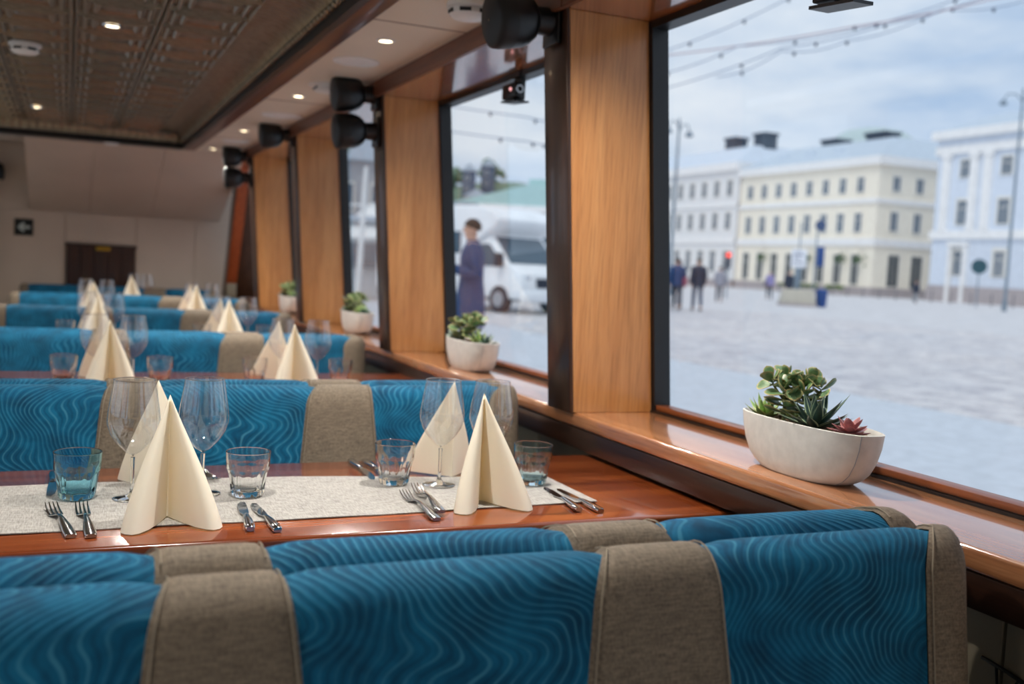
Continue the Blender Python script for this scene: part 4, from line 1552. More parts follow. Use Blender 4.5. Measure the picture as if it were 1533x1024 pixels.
# pale blue building at right
b = thing('palace_building', 'tall pale blue building with white pilasters at the right of the square', 'building', (79.6, 58, GZ))
part('wall', (79.6, 58, GZ), (100, 78.0, 15.6), 'blue_render', b)
part('plinth', (79.4, 57.8, GZ), (100, 78.1, 1.6), 'plinth_stone', b)
part('string_course', (79.3, 57.8, 6.2), (100, 78.2, 7.0), 'pale_trim', b)
part('architrave', (79.3, 57.8, 14.5), (100, 78.2, 15.3), 'pale_trim', b)
part('cornice', (78.9, 57.5, 16.0), (100.3, 78.5, 16.8), 'pale_trim', b)
part('frieze', (79.5, 57.9, 15.3), (100, 78.05, 16.0), 'blue_render', b)
broof(b, 79.2, 100, 57.8, 78.3, 16.8, 18.6, 4, 3, 'roof_grey')
for yc in (76.7, 73.3, 71.7, 66.5, 62.5):
    pl_ = part('pilaster', (79.25, yc - 0.42, 7.0), (79.6, yc + 0.42, 14.5), 'pale_trim', b)
    part('capital', (79.15, yc - 0.55, 14.05), (79.6, yc + 0.55, 14.5), 'pale_trim', b)
for yc in (74.5, 69.7, 64.5, 60.5):
    bwin_y(b, 79.6, yc, 12.2, 13.8, 1.1, 'far_glass')
    bwin_y(b, 79.6, yc, 7.6, 9.9, 1.15, 'far_glass', 0.22)
    bwin_y(b, 79.6, yc, 2.7, 5.0, 1.1, 'far_glass', 0.3)
part('door_case', (79.2, 73.4, GZ), (79.6, 73.75, 5.6), 'pale_trim', b)
part('door_case', (79.2, 75.2, GZ), (79.6, 75.55, 5.6), 'pale_trim', b)
part('door_hood', (79.1, 73.3, 5.5), (79.6, 75.65, 5.9), 'pale_trim', b)
for k in range(8):
    part('stone_course', (79.53, 58, 2.0 + 0.52 * k), (79.6, 73.3, 2.04 + 0.52 * k), 'pale_trim', b)

# domed building behind
b = thing('domed_building', 'pale green domed roof rising behind the corner building', 'building', (112, 123, GZ))
obj('drum', MB().lathe([(6.2, 0), (6.2, 21.5), (6.6, 21.6), (6.6, 22.2)], 28), 'white_render', b)
obj('dome', MB().lathe([(6.3, 22.2), (5.8, 23.4), (4.4, 24.4), (2.2, 24.9), (0.0, 25.1)], 28), 'dome_green', b, smooth=True)

# iron posts along the far kerb
for k in range(16):
    yk = 60.0 + 2.15 * k
    t = obj('bollard', MB().lathe([(0.09, 0.0), (0.09, 0.08), (0.06, 0.12), (0.055, 0.85), (0.075, 0.9), (0.07, 0.98), (0.0, 1.04)], 10, (0, 0, 0)), 'bollard', None, loc=(70.5, yk, GZ), smooth=True)
    tag(t, 'thin iron bollard before the far buildings, %s from the right in its row' % 'first second third fourth fifth sixth seventh eighth ninth tenth eleventh twelfth thirteenth fourteenth fifteenth sixteenth'.split()[k], 'bollard', 'iron bollards along the far pavement')


# lamp posts
def lamp_post(loc, h, label, arms):
    t = thing('street_lamp', label, 'street lamp', loc)
    obj('pole', MB().lathe([(0.16, 0), (0.16, 0.6), (0.10, 0.8), (0.085, h * 0.6), (0.06, h)], 12), 'pole_grey', t, smooth=True)
    for (dx, dy, z) in arms:
        L_ = math.hypot(dx, dy)
        pts = [(0, 0, z + 0.1), (dx * 0.35, dy * 0.35, z + 0.55), (dx * 0.8, dy * 0.8, z + 0.55), (dx, dy, z + 0.15)]
        a_ = obj('arm', MB().tube(pts, 0.04, 8), 'pole_grey', t, smooth=True)
        obj('lantern', MB().lathe([(0.05, 0.2), (0.14, 0.12), (0.26, -0.10), (0.16, -0.16), (0.0, -0.18)], 14, (dx, dy, z)), 'pole_grey', a_, smooth=True)
    return t


lamp_post((54.65, 47.15, GZ), 14.0, 'tall grey street lamp in front of the pale blue building', [(-0.95, 0.6, 13.1), (0.95, -0.6, 13.1)])
lamp_post((32.45, 51.6, GZ), 10.3, 'tall grey street lamp at the left edge of the nearest window', [(-0.5, 0.35, 9.6), (0.5, -0.35, 9.4)])

# planted block with information sign, blue bin
t = thing('concrete_block', 'pale stone block base in the middle of the square', 'block', (32.75, 40.35, GZ))
rot = math.atan2(-0.62, 1.5)
t.rotation_euler = (0, 0, rot)
obj('base', MB().box((-0.85, -0.5, 0.0), (0.85, 0.5, 0.14)), 'plinth_stone', t, bevel=0.02)
obj('body', MB().hexa([(-0.82, -0.45, 0.14), (0.82, -0.45, 0.14), (0.82, 0.45, 0.14), (-0.82, 0.45, 0.14)], [(-0.68, -0.35, 0.83), (0.68, -0.35, 0.83), (0.68, 0.35, 0.83), (-0.68, 0.35, 0.83)]), 'concrete', t, bevel=0.03)
t = thing('information_sign', 'white sign panel on a grey post rising from the stone block', 'sign', (33.0, 40.75, GZ), rot)
obj('post', MB().box((-0.16, -0.05, 0.80), (0.16, 0.05, 2.0)), 'pole_grey', t, bevel=0.01)
obj('thin_pole', MB().tube([(0, 0, 2.0), (0, 0, 4.1)], 0.035, 8), 'pole_grey', t)
pn = obj('panel', MB().box((-0.37, -0.06, 1.88), (0.37, 0.06, 2.80)), 'sign_white', t, bevel=0.01)
for k, (w5, z5) in enumerate(((0.20, 2.62), (0.26, 2.48), (0.16, 2.34), (0.24, 2.12))):
    obj('printed_line', MB().box((-0.28, -0.064, z5), (-0.28 + w5 * 2, -0.0605, z5 + 0.05)), 'sign_navy', pn)
t = thing('litter_bin', 'blue litter bin standing at the right of the stone block', 'bin', (33.85, 39.9, GZ), rot)
obj('bin_body', MB().lathe([(0.22, 0.0), (0.25, 0.05), (0.28, 0.72), (0.29, 0.78)], 16), 'bin_blue', t, smooth=True, sharp=50)
obj('lid', MB().lathe([(0.30, 0.781), (0.28, 0.86), (0.0, 0.92)], 16), 'bin_blue', t, smooth=True, sharp=50)
t = thing('road_sign', 'round dark blue traffic sign on a thin pole above the stone block', 'sign', (34.23, 41.0, GZ), rot)
obj('pole', MB().tube([(0, 0, 0), (0, 0, 3.9)], 0.04, 8), 'pole_grey', t)
obj('disc', MB().lathe([(0.0, -0.02), (0.27, -0.02), (0.27, 0.02), (0, 0.02)], 24).xform(Matrix.Translation((0.12, -0.07, 4.05)) @ Matrix.Rotation(pi / 2, 4, 'X')), 'sign_navy', t)
obj('side_plate', MB().box((0.05, -0.03, 2.0), (0.42, 0.0, 3.0)), 'bin_blue', t, bevel=0.01)
t = thing('road_sign', 'dark teal round sign on a post before the pale blue building', 'sign', (61.2, 55.3, GZ), -0.7)
obj('pole', MB().tube([(0, 0, 0), (0, 0, 2.6)], 0.05, 8), 'pole_grey', t)
obj('disc', MB().lathe([(0.0, -0.03), (0.55, -0.03), (0.55, 0.03), (0, 0.03)], 20).xform(Matrix.Translation((0, -0.08, 3.0)) @ Matrix.Rotation(pi / 2, 4, 'X')), 'sign_teal', t)
t = thing('traffic_light', 'traffic light showing red before the white building', 'traffic light', (35.6, 50.3, GZ), -0.6)
obj('pole', MB().tube([(0, 0, 0), (0, 0, 2.0)], 0.05, 8), 'pole_grey', t)
hs = obj('housing', MB().box((-0.16, -0.14, 1.75), (0.16, 0.14, 2.75)), 'chimney_dark', t, bevel=0.03)
obj('red_lamp', MB().ball((0, -0.15, 2.55), (0.13, 0.05, 0.13), 12, 8), 'signal_red', hs)
for k, (x, y_) in enumerate(((78.5, 104.2), (78.5, 95.6), (78.5, 90.0), (78.5, 87.0))):
    t = thing('hanging_basket', ('green hanging basket on the cream facade, %s from the left' % ('first', 'second', 'third', 'fourth')[k]), 'hanging basket', (x, y_, 4.0), 0, 'hanging baskets on the cream facade')
    obj('bracket', MB().tube([(0.69, 0, 0.9), (0.0, 0, 0.9), (0, 0, 0.3)], 0.03, 6), 'bollard', t)
    fm = MB()
    rb = random.Random(k)
    for q in range(26):
        fm.ball((rb.gauss(0, .22), rb.gauss(0, .22), rb.gauss(0.05, .2)), rb.uniform(.08, .16), 6, 4)
    obj('plant', fm, 'basket_green', t, smooth=True)
# low planting and cafe screens before the cream shop fronts
for k, yk in enumerate((88.5, 92.5, 96.5)):
    t = thing('shop_planter', 'low green planted screen before the cream shopfronts, %s from the right' % ('first', 'second', 'third')[k], 'planter', (76.6, yk, GZ), 0, 'low planted screens before the shops')
    obj('box', MB().box((-0.25, -1.4, 0), (0.25, 1.4, 0.55)), 'plinth_stone', t, bevel=0.02)
    fm = MB()
    rb = random.Random(20 + k)
    for q in range(40):
        fm.ball((rb.gauss(0, .14), rb.uniform(-1.3, 1.3), rb.uniform(.55, .95)), rb.uniform(.10, .20), 6, 4)
    obj('plant', fm, 'foliage', t, smooth=True)


# light strings over the quay
def light_string(pts, label, mat, nb, r=0.008, sag=0.0):
    t = thing('light_string', label, 'string lights', pts[0], 0, 'light strings over the square')
    P_ = [Vector(p) - Vector(pts[0]) for p in pts]
    path = []
    for k in range(len(P_) - 1):
        for i in range(12):
            u = i / 12
            p = P_[k].lerp(P_[k + 1], u)
            p.z -= sag * 4 * u * (1 - u)
            path.append(p)
    path.append(P_[-1])
    obj('cable', MB().tube(path, r, 5), mat, t)
    for k in range(nb):
        u = (k + 0.5) / nb * (len(path) - 1)
        i = int(u)
        p = path[i].lerp(path[min(i + 1, len(path) - 1)], u - i)
        obj('bulb', MB().ball((p.x, p.y, p.z - 0.035), (0.032, 0.032, 0.045), 8, 6), 'bulb_dark', t)


POLE = (9.95, 17.95)
t = thing('string_pole', 'slim pole carrying the light strings, hidden by the nearest pillar', 'pole', (*POLE, GZ + 0.023))
obj('shaft', MB().tube([(0, 0, 0), (0, 0, 5.9)], [0.06, 0.045], 10), 'pole_grey', t, smooth=True)
obj('foot', MB().lathe([(0.2, 0), (0.2, 0.06), (0.07, 0.1)], 12), 'pole_grey', t)
light_string([(9.95, 17.95, 5.3), (10.59, 17.61, 5.58), (12.53, 16.84, 6.57), (13.6, 16.2, 7.4)], 'blue light string rising steeply at the top left of the nearest window', 'wire', 6, 0.010, 0.05)
light_string([(9.95, 17.95, 5.45), (10.59, 17.60, 5.50), (14.03, 16.16, 6.27), (16.42, 15.17, 6.93), (18.5, 14.2, 7.6)], 'pinkish cable crossing the sky high in the nearest window', 'wire_pink', 3, 0.012, 0.04)
light_string([(9.95, 17.95, 4.9), (10.6, 17.57, 5.15), (11.9, 17.0, 5.75), (14.03, 16.2, 6.22), (16.0, 15.4, 6.98), (17.5, 14.8, 7.8)], 'blue light string just below the pinkish cable', 'wire', 7, 0.010, 0.05)
light_string([(9.95, 17.95, 4.6), (10.6, 17.545, 4.85), (12.72, 16.69, 5.77), (14.6, 15.95, 6.35), (16.4, 15.2, 7.0)], 'blue light string, lowest of those crossing the nearest window', 'wire', 6, 0.010, 0.05)
light_string([(11.6, 17.2, 5.15), (12.72, 16.69, 5.72), (13.9, 16.2, 5.98), (15.59, 15.51, 6.70), (17.2, 14.9, 7.0)], 'loose light string sagging towards the right of the nearest window', 'wire', 5, 0.009, 0.10)
light_string([(3.0, 21.5, 5.0), (8.1, 18.3, 4.12), (9.1, 17.9, 4.15), (9.95, 17.95, 4.5)], 'light string high in the second window, upper one', 'wire', 12, 0.010, 0.08)
light_string([(4.5, 20.5, 4.2), (8.1, 18.3, 3.66), (8.9, 17.9, 3.68), (9.5, 17.8, 3.9), (9.95, 17.95, 4.3)], 'light string high in the second window, lower sagging one', 'wire', 16, 0.010, 0.06)


# people ---------------------------------------------------------
def skin(name, nodes, edges, mat, parent, levels=2, root=0):
    me = bpy.data.meshes.new(name)
    me.from_pydata([n[:3] for n in nodes], edges, [])
    o = bpy.data.objects.new(name, me)
    COL.objects.link(o)
    md = o.modifiers.new('skin', 'SKIN')
    md.use_smooth_shade = True
    sv = me.skin_vertices[0].data
    for i, n in enumerate(nodes):
        sv[i].radius = (n[3], n[4] if len(n) > 4 else n[3])
        sv[i].use_root = (i == root)
    sb = o.modifiers.new('sub', 'SUBSURF')
    sb.levels = sb.render_levels = levels
    dg = bpy.context.evaluated_depsgraph_get()
    m2 = bpy.data.meshes.new_from_object(o.evaluated_get(dg))
    for p_ in m2.polygons:
        p_.use_smooth = True
    m2.materials.clear()
    m2.materials.append(MATS[mat])
    bpy.data.objects.remove(o)
    return link(name, m2, parent)


def person(loc, face, H, label, coat, trousers, hair, stride=0.0, coat_len=0.75, arm='down', bag=None, hood=False, group=None):
    """face: heading angle of the local +y axis; figure H metres tall"""
    t = thing('person', label, 'person', (loc[0], loc[1], loc[2] + (0.027 if 8 < loc[0] < 24 else 0.004)), face, group)
    s = H / 1.75
    hip, kn, an, sh, ne, hd = 0.93 * s, 0.50 * s, 0.09 * s, 1.44 * s, 1.50 * s, 1.64 * s
    st = stride * s
    L = [(-.09 * s, 0, hip - .03 * s), (-.10 * s, st * .42, kn), (-.10 * s, st * .50, an), (-.11 * s, st * .5 + .13 * s, .035 * s)]
    R = [(.09 * s, 0, hip - .03 * s), (.10 * s, -st * .15, kn), (.10 * s, -st * .62, an + (.05 * s if st else 0)), (.11 * s, -st * .62 + .12 * s, .035 * s + (.0 if st else 0))]
    if arm == 'down':
        AL = [(-.19 * s, 0, sh - .03 * s), (-.235 * s, -.05 * s - st * .1, 1.15 * s), (-.24 * s, .03 * s - st * .25, .92 * s), (-.235 * s, .06 * s - st * .3, .82 * s)]
        AR = [(.19 * s, 0, sh - .03 * s), (.235 * s, -.05 * s + st * .1, 1.15 * s), (.24 * s, .05 * s + st * .25, .92 * s), (.235 * s, .09 * s + st * .3, .82 * s)]
    else:                        # forearms raised in front, as if holding something small
        AL = [(-.19 * s, 0, sh - .03 * s), (-.23 * s, -.06 * s, 1.16 * s), (-.15 * s, .17 * s, 1.20 * s), (-.11 * s, .24 * s, 1.23 * s)]
        AR = [(.19 * s, 0, sh - .03 * s), (.235 * s, -.06 * s, 1.15 * s), (.23 * s, .05 * s, .94 * s), (.225 * s, .09 * s, .84 * s)]
    nodes = [(0, 0, hip, .115 * s, .10 * s), (0, 0.0, 1.12 * s, .12 * s, .095 * s), (0, 0, 1.30 * s, .145 * s, .105 * s), (0, -.005 * s, sh, .10 * s, .085 * s), (0, 0.01 * s, ne + .01 * s, .052 * s),
             (0, .025 * s, 1.575 * s, .062 * s, .07 * s), (0, .022 * s, hd, .074 * s, .088 * s), (0, .012 * s, 1.70 * s, .062 * s, .072 * s)]
    edges = [(0, 1), (1, 2), (2, 3), (3, 4), (4, 5), (5, 6), (6, 7)]

    def chain(a, pts, rad):
        prev = a
        for p, r_ in zip(pts, rad):
            nodes.append((*p, r_))
            edges.append((prev, len(nodes) - 1))
            prev = len(nodes) - 1
    chain(0, L, [.078 * s, .055 * s, .038 * s, .032 * s])
    chain(0, R, [.078 * s, .055 * s, .038 * s, .032 * s])
    chain(3, AL, [.055 * s, .042 * s, .030 * s, .030 * s])
    chain(3, AR, [.055 * s, .042 * s, .030 * s, .030 * s])
    # nose and fingers as short side chains of the same surface
    nodes.append((0, .118 * s, 1.625 * s, .012 * s))
    edges.append((6, len(nodes) - 1))
    for e0, P_ in ((19, AL), (23, AR)):
        w_ = Vector(P_[3])
        d = (Vector(P_[3]) - Vector(P_[2])).normalized()
        sd = Vector((0, 1, 0)) if abs(d.y) < .7 else Vector((1, 0, 0))
        for q, (off, ln) in enumerate(((-.026, .070), (-.009, .082), (.009, .078), (.025, .060))):
            p1 = w_ + sd * off * s + d * 0.035 * s
            p2 = w_ + sd * off * 1.1 * s + d * (0.035 + ln) * s
            nodes.append((*p1, .0085 * s))
            edges.append((e0, len(nodes) - 1))
            nodes.append((*p2, .0075 * s))
            edges.append((len(nodes) - 2, len(nodes) - 1))
        p1 = w_ + sd * .045 * s + d * 0.03 * s
        nodes.append((*p1, .009 * s))
        edges.append((e0, len(nodes) - 1))
    skin('body', nodes, edges, 'skin', t)
    # trousers
    nd = [(0, 0, hip + .03 * s, .112 * s, .10 * s)] + [(*p, r_) for p, r_ in zip(L[:3], (.085 * s, .072 * s, .060 * s))] + [(*p, r_) for p, r_ in zip(R[:3], (.085 * s, .072 * s, .060 * s))]
    skin('trousers', nd, [(0, 1), (1, 2), (2, 3), (0, 4), (4, 5), (5, 6)], trousers, t)
    # coat: trunk and skirt as one tapering surface, sleeves run into the shoulders
    secs = [(coat_len, .185, .165), (coat_len + .02, .188, .168), (.80, .188, .162), (.95, .182, .152), (1.08, .168, .132), (1.20, .178, .130), (1.32, .190, .135), (1.40, .185, .122), (1.455, .135, .098), (1.49, .078, .075), (1.525, .070, .070)]
    secs = [q for q in secs if q[0] >= coat_len]
    cm = MB()
    ns = 20
    cv_ = []
    for (z, rx, ry) in secs:
        for i in range(ns):
            a_ = 2 * pi * i / ns
            cv_.append((rx * s * cos(a_), ry * s * sin(a_) - .004 * s, z * s))
    cm.add(cv_, [(j * ns + i, j * ns + (i + 1) % ns, (j + 1) * ns + (i + 1) % ns, (j + 1) * ns + i) for j in range(len(secs) - 1) for i in range(ns)] + [tuple(range(ns - 1, -1, -1))])
    for P_ in (AL, AR):
        p0 = Vector(P_[0])
        cm.tube([p0 * 1.0 + Vector((-p0.x * .45, 0, .02 * s)), p0, Vector(P_[0]).lerp(Vector(P_[1]), .5), P_[1], Vector(P_[1]).lerp(Vector(P_[2]), .5), P_[2], Vector(P_[2]).lerp(Vector(P_[3]), .35)],
                [.070 * s, .078 * s, .070 * s, .064 * s, .058 * s, .052 * s, .050 * s], 12)
    obj('coat', cm, coat, t, smooth=True, sharp=60)
    if hood:
        obj('hood', MB().ball((0, -.01 * s, 1.63 * s), (.095 * s, .105 * s, .13 * s), 14, 10), coat, t, smooth=True)
    else:
        def hp(u, v):
            fr_ = max(0.0, sin(2 * pi * u))
            v0 = .36 + .20 * fr_ + .06 * abs(cos(2 * pi * u))
            w_ = v0 + (1 - v0) * v
            return (.083 * s * sin(pi * w_) * cos(2 * pi * u), (.098 * sin(pi * w_) * sin(2 * pi * u) + .008) * s, (1.660 - .098 * cos(pi * w_)) * s)
        hm = MB().grid(hp, 20, 9, True)
        obj('hair', hm, hair, t, smooth=True)
        for sx in (-1, 1):
            obj('ear', MB().ball((sx * .079 * s, .015 * s, 1.625 * s), (.012 * s, .020 * s, .030 * s), 8, 6), 'skin', t, smooth=True)
    for sx in (-1, 1):
        obj('eye', MB().ball((sx * .030 * s, .098 * s, 1.648 * s), .010 * s, 8, 6), 'hair_dark', t)
    obj('mouth', MB().ball((0, .098 * s, 1.578 * s), (.022 * s, .010 * s, .006 * s), 8, 6), 'red_brown', t)
    for P_ in (L, R):
        a_, f_ = Vector(P_[2]), Vector(P_[3])
        obj('shoe', MB().ball(((a_.x + f_.x) / 2, a_.y + .07 * s, max(.045 * s, f_.z + .01 * s)), (.050 * s, .135 * s, .045 * s), 12, 8), 'shoe', t, smooth=True)
    if bag:
        obj('bag', MB().box((.20 * s, -.12 * s, .80 * s), (.34 * s, .12 * s, 1.12 * s)), bag, t, bevel=.04)
    return t


# heading angles: local +y turned about z
person((3.80, 9.83, GZ), radians(72), 1.66, 'man in a long navy coat seen from the side through the second window', 'navy_coat', 'blue_trousers', 'hair_dark', 0.0, 0.58, 'front')
person((18.97, 29.68, GZ), radians(-35), 1.76, 'person in a navy jacket with a red scarf walking, leftmost on the square', 'navy_coat', 'dark_trousers', 'hair_dark', 0.62, 0.80, 'down', 'pink_scarf')
person((19.64, 29.40, GZ), radians(-20), 1.80, 'person in a dark coat walking, right one of the near pair', 'dark_coat', 'blue_trousers', 'hair_dark', 0.25, 0.78, 'down')
person((19.62, 30.60, GZ), radians(-20), 1.72, 'person in a dark hooded coat just behind the near pair', 'dark_coat', 'pale_trousers', 'hair_dark', 0.30, 0.78, 'down', None, True)
person((29.26, 41.93, GZ), radians(-30), 1.74, 'person in a grey coat, further off below the traffic light', 'grey_coat', 'dark_trousers', 'hair_grey', 0.25, 0.80)
person((40.33, 52.41, GZ), radians(160), 1.78, 'person in a lilac jacket left of the stone block', 'lilac_coat', 'dark_coat', 'hair_grey', 0.20, 0.85, 'down', 'dark_coat')
person((36.4, 45.6, GZ), radians(150), 1.80, 'person in black standing right behind the information sign', 'dark_coat', 'dark_trousers', 'hair_dark', 0.0, 0.70)
person((60.9, 60.9, GZ), radians(-60), 1.74, 'person with a dark jacket before the dark corner shopfront', 'dark_coat', 'pale_trousers', 'red_brown', 0.30, 0.80)


# motorhome ------------------------------------------------------
def motorhome(loc, rotz, label):
    t = thing('motorhome', label, 'motorhome', loc, rotz)
    # local: +x forward, origin on the ground under the front axle
    body = [(-4.7, 0.42), (-0.62, 0.42), (-0.62, 1.75), (0.10, 2.12), (0.30, 2.34), (0.0, 2.58), (-0.7, 2.70), (-4.5, 2.72), (-4.75, 2.5)]
    obj('living_box', MB().prism(body, 1, -1.10, 1.10), 'van_white', t, bevel=0.07, bseg=3)
    cab = [(-0.61, 0.36), (1.02, 0.36), (1.10, 0.62), (1.02, 1.02), (0.62, 1.22), (0.52, 1.26), (-0.20, 1.99), (-0.61, 1.75)]
    cb_ = obj('cab', MB().prism(cab, 1, -0.98, 0.98), 'van_white', t, bevel=0.06, bseg=3)
    obj('windscreen', MB().hexa([(0.50, -0.86, 1.255), (0.56, -0.86, 1.255), (0.56, 0.86, 1.255), (0.50, 0.86, 1.255)], [(-0.16, -0.80, 1.92), (-0.10, -0.80, 1.92), (-0.10, 0.80, 1.92), (-0.16, 0.80, 1.92)]), 'van_glass', cb_)
    for sy in (-1, 1):
        ys = sorted((0.975 * sy, 0.995 * sy))
        obj('side_window', MB().prism([(-0.45, 1.16), (0.40, 1.16), (-0.12, 1.72), (-0.45, 1.72)], 1, ys[0], ys[1]), 'van_glass', cb_)
        ys = sorted((1.095 * sy, 1.115 * sy))
        obj('side_window', MB().box((-2.1, ys[0], 1.45), (-1.1, ys[1], 2.02)), 'van_glass', t, bevel=0.005)
        obj('side_window', MB().box((-4.1, ys[0], 1.45), (-3.1, ys[1], 2.02)), 'van_glass', t, bevel=0.005)
        obj('side_stripe', MB().box((-4.6, ys[0], 0.95), (-0.7, ys[1], 1.08)), 'van_grey', t)
        obj('skirt', MB().box((-4.6, min(1.02 * sy, 1.09 * sy), 0.24), (-0.75, max(1.02 * sy, 1.09 * sy), 0.42)), 'van_grey', t)
        obj('mirror', MB().box((0.28, min(1.0 * sy, 1.22 * sy), 1.15), (0.42, max(1.0 * sy, 1.22 * sy), 1.5)), 'tyre', cb_, bevel=0.03)
        obj('headlight', MB().ball((0.93, 0.72 * sy, 0.90), (0.14, 0.17, 0.12), 12, 8), 'chrome', cb_, smooth=True)
        for x in (0.30, -3.5):
            wh = obj('wheel', MB().lathe([(0.20, -0.11), (0.31, -0.11), (0.34, -0.08), (0.34, 0.08), (0.31, 0.11), (0.20, 0.11), (0.20, -0.11)], 28, cap=False).xform(Matrix.Translation((x, 0.92 * sy, 0.34)) @ Matrix.Rotation(pi / 2, 4, 'X')), 'tyre', t, smooth=True, sharp=40)
            obj('rim', MB().lathe([(0.0, -0.10), (0.19, -0.115), (0.199, -0.10), (0.199, 0.10), (0.19, 0.115), (0.0, 0.10)], 20).xform(Matrix.Translation((x, 0.92 * sy, 0.34)) @ Matrix.Rotation(pi / 2, 4, 'X')), 'van_grey', wh, smooth=True, sharp=40)
    obj('bumper', MB().box((0.98, -0.95, 0.30), (1.16, 0.95, 0.58)), 'van_white', cb_, bevel=0.05)
    obj('grille', MB().box((1.06, -0.45, 0.66), (1.10, 0.45, 0.90)), 'tyre', cb_)
    obj('number_plate', MB().box((1.162, -0.26, 0.38), (1.17, 0.26, 0.49)), 'sign_white', cb_)
    obj('roof_vent', MB().box((-2.6, -0.3, 2.72), (-2.0, 0.3, 2.86)), 'van_grey', t, bevel=0.03)
    return t


hdg = math.atan2(-0.93, 0.36)
motorhome((10.75, 24.35, GZ + 0.024), hdg, 'white motorhome parked on the quay behind the man in the navy coat')
t = thing('bus', 'white bus with a dark window band behind the motorhome', 'bus', (15.6, 31.0, GZ + 0.024), hdg)
obj('bus_body', MB().box((-4.5, -1.2, 0.4), (2.8, 1.2, 2.75)), 'van_white', t, bevel=0.15, bseg=3)
for k in range(6):
    obj('side_window', MB().box((-4.2 + 1.1 * k, -1.215, 1.5), (-3.2 + 1.1 * k, -1.195, 2.2)), 'van_glass', t)
obj('windscreen', MB().box((2.79, -1.0, 1.3), (2.82, 1.0, 2.35)), 'van_glass', t)
for x in (-3.2, 1.6):
    for sy in (-1, 1):
        obj('wheel', MB().lathe([(0.2, -0.12), (0.42, -0.12), (0.45, -0.08), (0.45, 0.08), (0.42, 0.12), (0.2, 0.12)], 24).xform(Matrix.Translation((x, 1.08 * sy, 0.45)) @ Matrix.Rotation(pi / 2, 4, 'X')), 'tyre', t, smooth=True, sharp=40)

# market hall with pale teal roof, tents, hill and its houses ---------------------------
t = thing('market_hall', 'market hall with a pale teal roof behind the motorhome', 'building', (24.5, 57.0, GZ), -0.42)
obj('wall', MB().box((-3.2, -2.0, 0), (4.5, 5.0, 4.7)), 'hall_wall', t)
obj('roof', MB().prism([(-3.7, 4.7), (4.9, 4.7), (2.6, 5.95), (1.0, 6.0)], 1, -2.5, 5.5), 'teal_roof', t)
obj('fascia', MB().box((-3.75, -2.55, 4.4), (4.95, -2.0, 4.75)), 'pale_trim', t)
obj('ridge_turret', MB().box((0.9, 0.0, 5.9), (2.2, 1.5, 6.5)), 'teal_roof', t)
for k, (x, y_) in enumerate(((19.6, 54.5), (16.0, 57.5))):
    t = thing('market_tent', 'white market tent with a pitched roof, %s along the quay' % ordw[k].replace('nearest', 'first'), 'tent', (x, y_, GZ), -0.4, 'white market tents')
    obj('canopy', MB().hexa([(-1.9, -1.9, 2.6), (1.9, -1.9, 2.6), (1.9, 1.9, 2.6), (-1.9, 1.9, 2.6)], [(-0.1, -0.1, 4.4), (0.1, -0.1, 4.4), (0.1, 0.1, 4.4), (-0.1, 0.1, 4.4)]), 'tent_white', t)
    obj('back_cloth', MB().box((-1.85, 1.75, 0.1), (1.85, 1.8, 2.6)), 'tent_white', t)
    for sx in (-1.8, 1.8):
        for sy in (-1.8, 1.8):
            obj('leg', MB().box((sx - .04, sy - .04, 0), (sx + .04, sy + .04, 2.6)), 'pole_grey', t)

hl = MB()


def hillpt(u, v):
    x = -60 + 330 * u
    yv = 285 + 90 * v - 0.36 * (x - 100)
    h = (34 + 5 * sin(x * 0.035) + 3 * sin(x * 0.09 + 1)) * sin(pi * min(1, v * 1.0) * 0.5) ** 0.7
    if x > 150:
        h *= max(0.0, 1 - (x - 150) / 60)
    return (x, yv, GZ + h)


hl.grid(hillpt, 60, 10)
struct('hill', hl, 'hill_green', 'low green hill with houses beyond the harbour', 'hill', smooth=True)
rb = random.Random(9)


def hill_at(x, v):
    return hillpt((x + 60) / 330, v)


HN = ('first', 'second', 'third', 'fourth', 'fifth', 'sixth', 'seventh', 'eighth', 'ninth', 'tenth', 'eleventh', 'twelfth', 'thirteenth')
hsx = [(62, .30, 10, 10, 'hill_house'), (73, .42, 11, 10, 'hill_house'), (84, .30, 10, 10, 'hill_house'), (94, .45, 9, 9, 'hill_house'), (101, .25, 5, 11, 'slate_tower'), (105, .55, 6, 8, 'hill_house'),
       (109, .20, 9, 7, 'red_brown'), (114, .62, 5, 12, 'slate_tower'), (119, .32, 8, 8, 'hill_house'), (122, .50, 4.5, 12, 'slate_tower'), (127, .22, 10, 7, 'red_brown'), (131, .60, 4.5, 11, 'slate_tower'), (139, .35, 9, 9, 'hill_house')]
for k, (x, v, w5, h5, mt) in enumerate(hsx):
    p = hill_at(x, v)
    t = thing('hill_house', '%s house on the hill beyond the harbour, %s from the left' % ({'slate_tower': 'tall slate grey', 'hill_house': 'pale', 'red_brown': 'reddish brown'}[mt], HN[k]), 'house', p, -0.35, 'houses on the far hill')
    obj('wall', MB().box((-w5 / 2, -4, -6), (w5 / 2, 4, h5 - 2)), mt, t)
    obj('roof', MB().prism([(-w5 / 2 - .5, h5 - 2), (w5 / 2 + .5, h5 - 2), (0, h5 + 0.6)], 1, -4.4, 4.4), 'roof_grey' if mt != 'red_brown' else 'red_brown', t)
    for q in range(int(w5 // 3)):
        for zz in (h5 - 5.2, h5 - 8.6):
            f_ = obj('window', MB().box((-w5 / 2 + 1 + q * 2.8, -4.15, zz), (-w5 / 2 + 2.2 + q * 2.8, -3.98, zz + 1.8)), 'window_surround', t)
            obj('pane', MB().box((-w5 / 2 + 1.15 + q * 2.8, -4.2, zz + .15), (-w5 / 2 + 2.05 + q * 2.8, -4.151, zz + 1.65)), 'far_glass', f_)
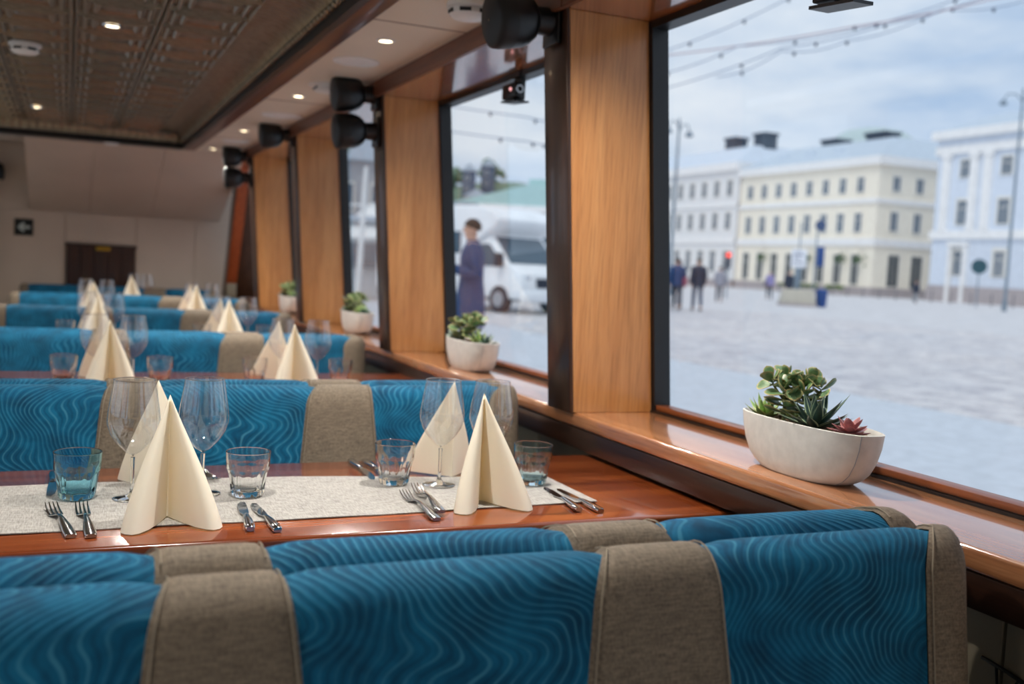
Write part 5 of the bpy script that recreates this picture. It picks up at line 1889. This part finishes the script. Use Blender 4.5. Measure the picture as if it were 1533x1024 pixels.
for k, (x, v) in enumerate(((89, .2), (97, .75), (100, .04), (114, .05), (118, .84), (127, .88), (135, .10), (138, .8))):
    p = hill_at(x, v)
    t = thing('hill_tree', 'round green tree on the far hill, %s from the left' % HN[k], 'tree', p, 0, 'trees on the far hill')
    fm = MB()
    for q in range(34):
        fm.ball((rb.gauss(0, 1.9), rb.gauss(0, 1.4), 4.2 + rb.gauss(0, 1.6)), rb.uniform(.9, 1.8), 7, 5)
    obj('crown', fm, 'hill_green', t, smooth=True)
    obj('trunk', MB().tube([(0, 0, -0.5), (0, 0, 4)], 0.4, 8), 'bollard', t)

# things seen through the third and fourth windows
t = thing('kiosk', 'white harbour kiosk with an awning seen through the third window', 'kiosk', (7.95, 30.6, GZ + 0.02), -0.26)
obj('cabin', MB().box((-1.1, -0.4, 0), (1.1, 1.8, 2.3)), 'tent_white', t, bevel=0.02)
obj('roof', MB().box((-1.3, -0.7, 2.3), (1.3, 2.0, 2.45)), 'roof_grey', t, bevel=0.02)
obj('awning', MB().hexa([(-1.1, -1.5, 1.75), (1.1, -1.5, 1.75), (1.1, -0.41, 2.1), (-1.1, -0.41, 2.1)], [(-1.1, -1.5, 1.8), (1.1, -1.5, 1.8), (1.1, -0.41, 2.2), (-1.1, -0.41, 2.2)]), 'tent_white', t)
obj('counter_window', MB().box((-0.7, -0.42, 1.0), (0.7, -0.395, 1.65)), 'kiosk_grey', t)
obj('counter', MB().box((-0.8, -0.7, 0.9), (0.8, -0.39, 0.97)), 'van_grey', t, bevel=0.01)
t = thing('flag_mast', 'white mast leaning a little in the third window', 'mast', (7.6, 28.6, GZ), 0)
obj('pole', MB().tube([(0, 0, 0), (0.10, 0, 3.8)], [0.09, 0.06], 10), 'tent_white', t, smooth=True)
obj('foot', MB().box((-0.25, -0.25, 0), (0.25, 0.25, 0.12)), 'concrete', t, bevel=0.01)
obj('cross_arm', MB().tube([(-0.4, 0, 2.7), (0.6, 0, 2.75)], 0.03, 8), 'tent_white', t)
t = thing('harbour_building', 'grey harbour building far off behind the kiosk', 'building', (16.5, 78, GZ), -0.2)
obj('wall', MB().box((-9, -3, 0), (7, 6, 8.4)), 'kiosk_grey', t)
obj('roof', MB().prism([(-9.5, 8.4), (7.5, 8.4), (5, 10.2), (-7, 10.2)], 1, -3.5, 6.5), 'roof_grey', t)
for q in range(6):
    f_ = obj('window', MB().box((-8 + q * 2.5, -3.12, 4.6), (-6.6 + q * 2.5, -2.98, 6.8)), 'window_surround', t)
    obj('pane', MB().box((-7.85 + q * 2.5, -3.16, 4.75), (-6.75 + q * 2.5, -3.121, 6.65)), 'far_glass', f_)
t = thing('quay_tree', 'leafy green tree seen in the thin sliver of the fourth window', 'tree', (7.4, 37.0, GZ))
fm = MB()
rb = random.Random(3)
for q in range(90):
    fm.ball((rb.gauss(0, .7), rb.gauss(0, .7), 3.2 + rb.gauss(0, .9)), rb.uniform(.16, .34), 6, 4)
obj('crown', fm, 'foliage', t, smooth=True)
obj('trunk', MB().tube([(0, 0, 0), (0.05, 0, 1.4), (0, 0, 3.0)], [0.14, 0.11, 0.08], 10), 'bollard', t, smooth=True)
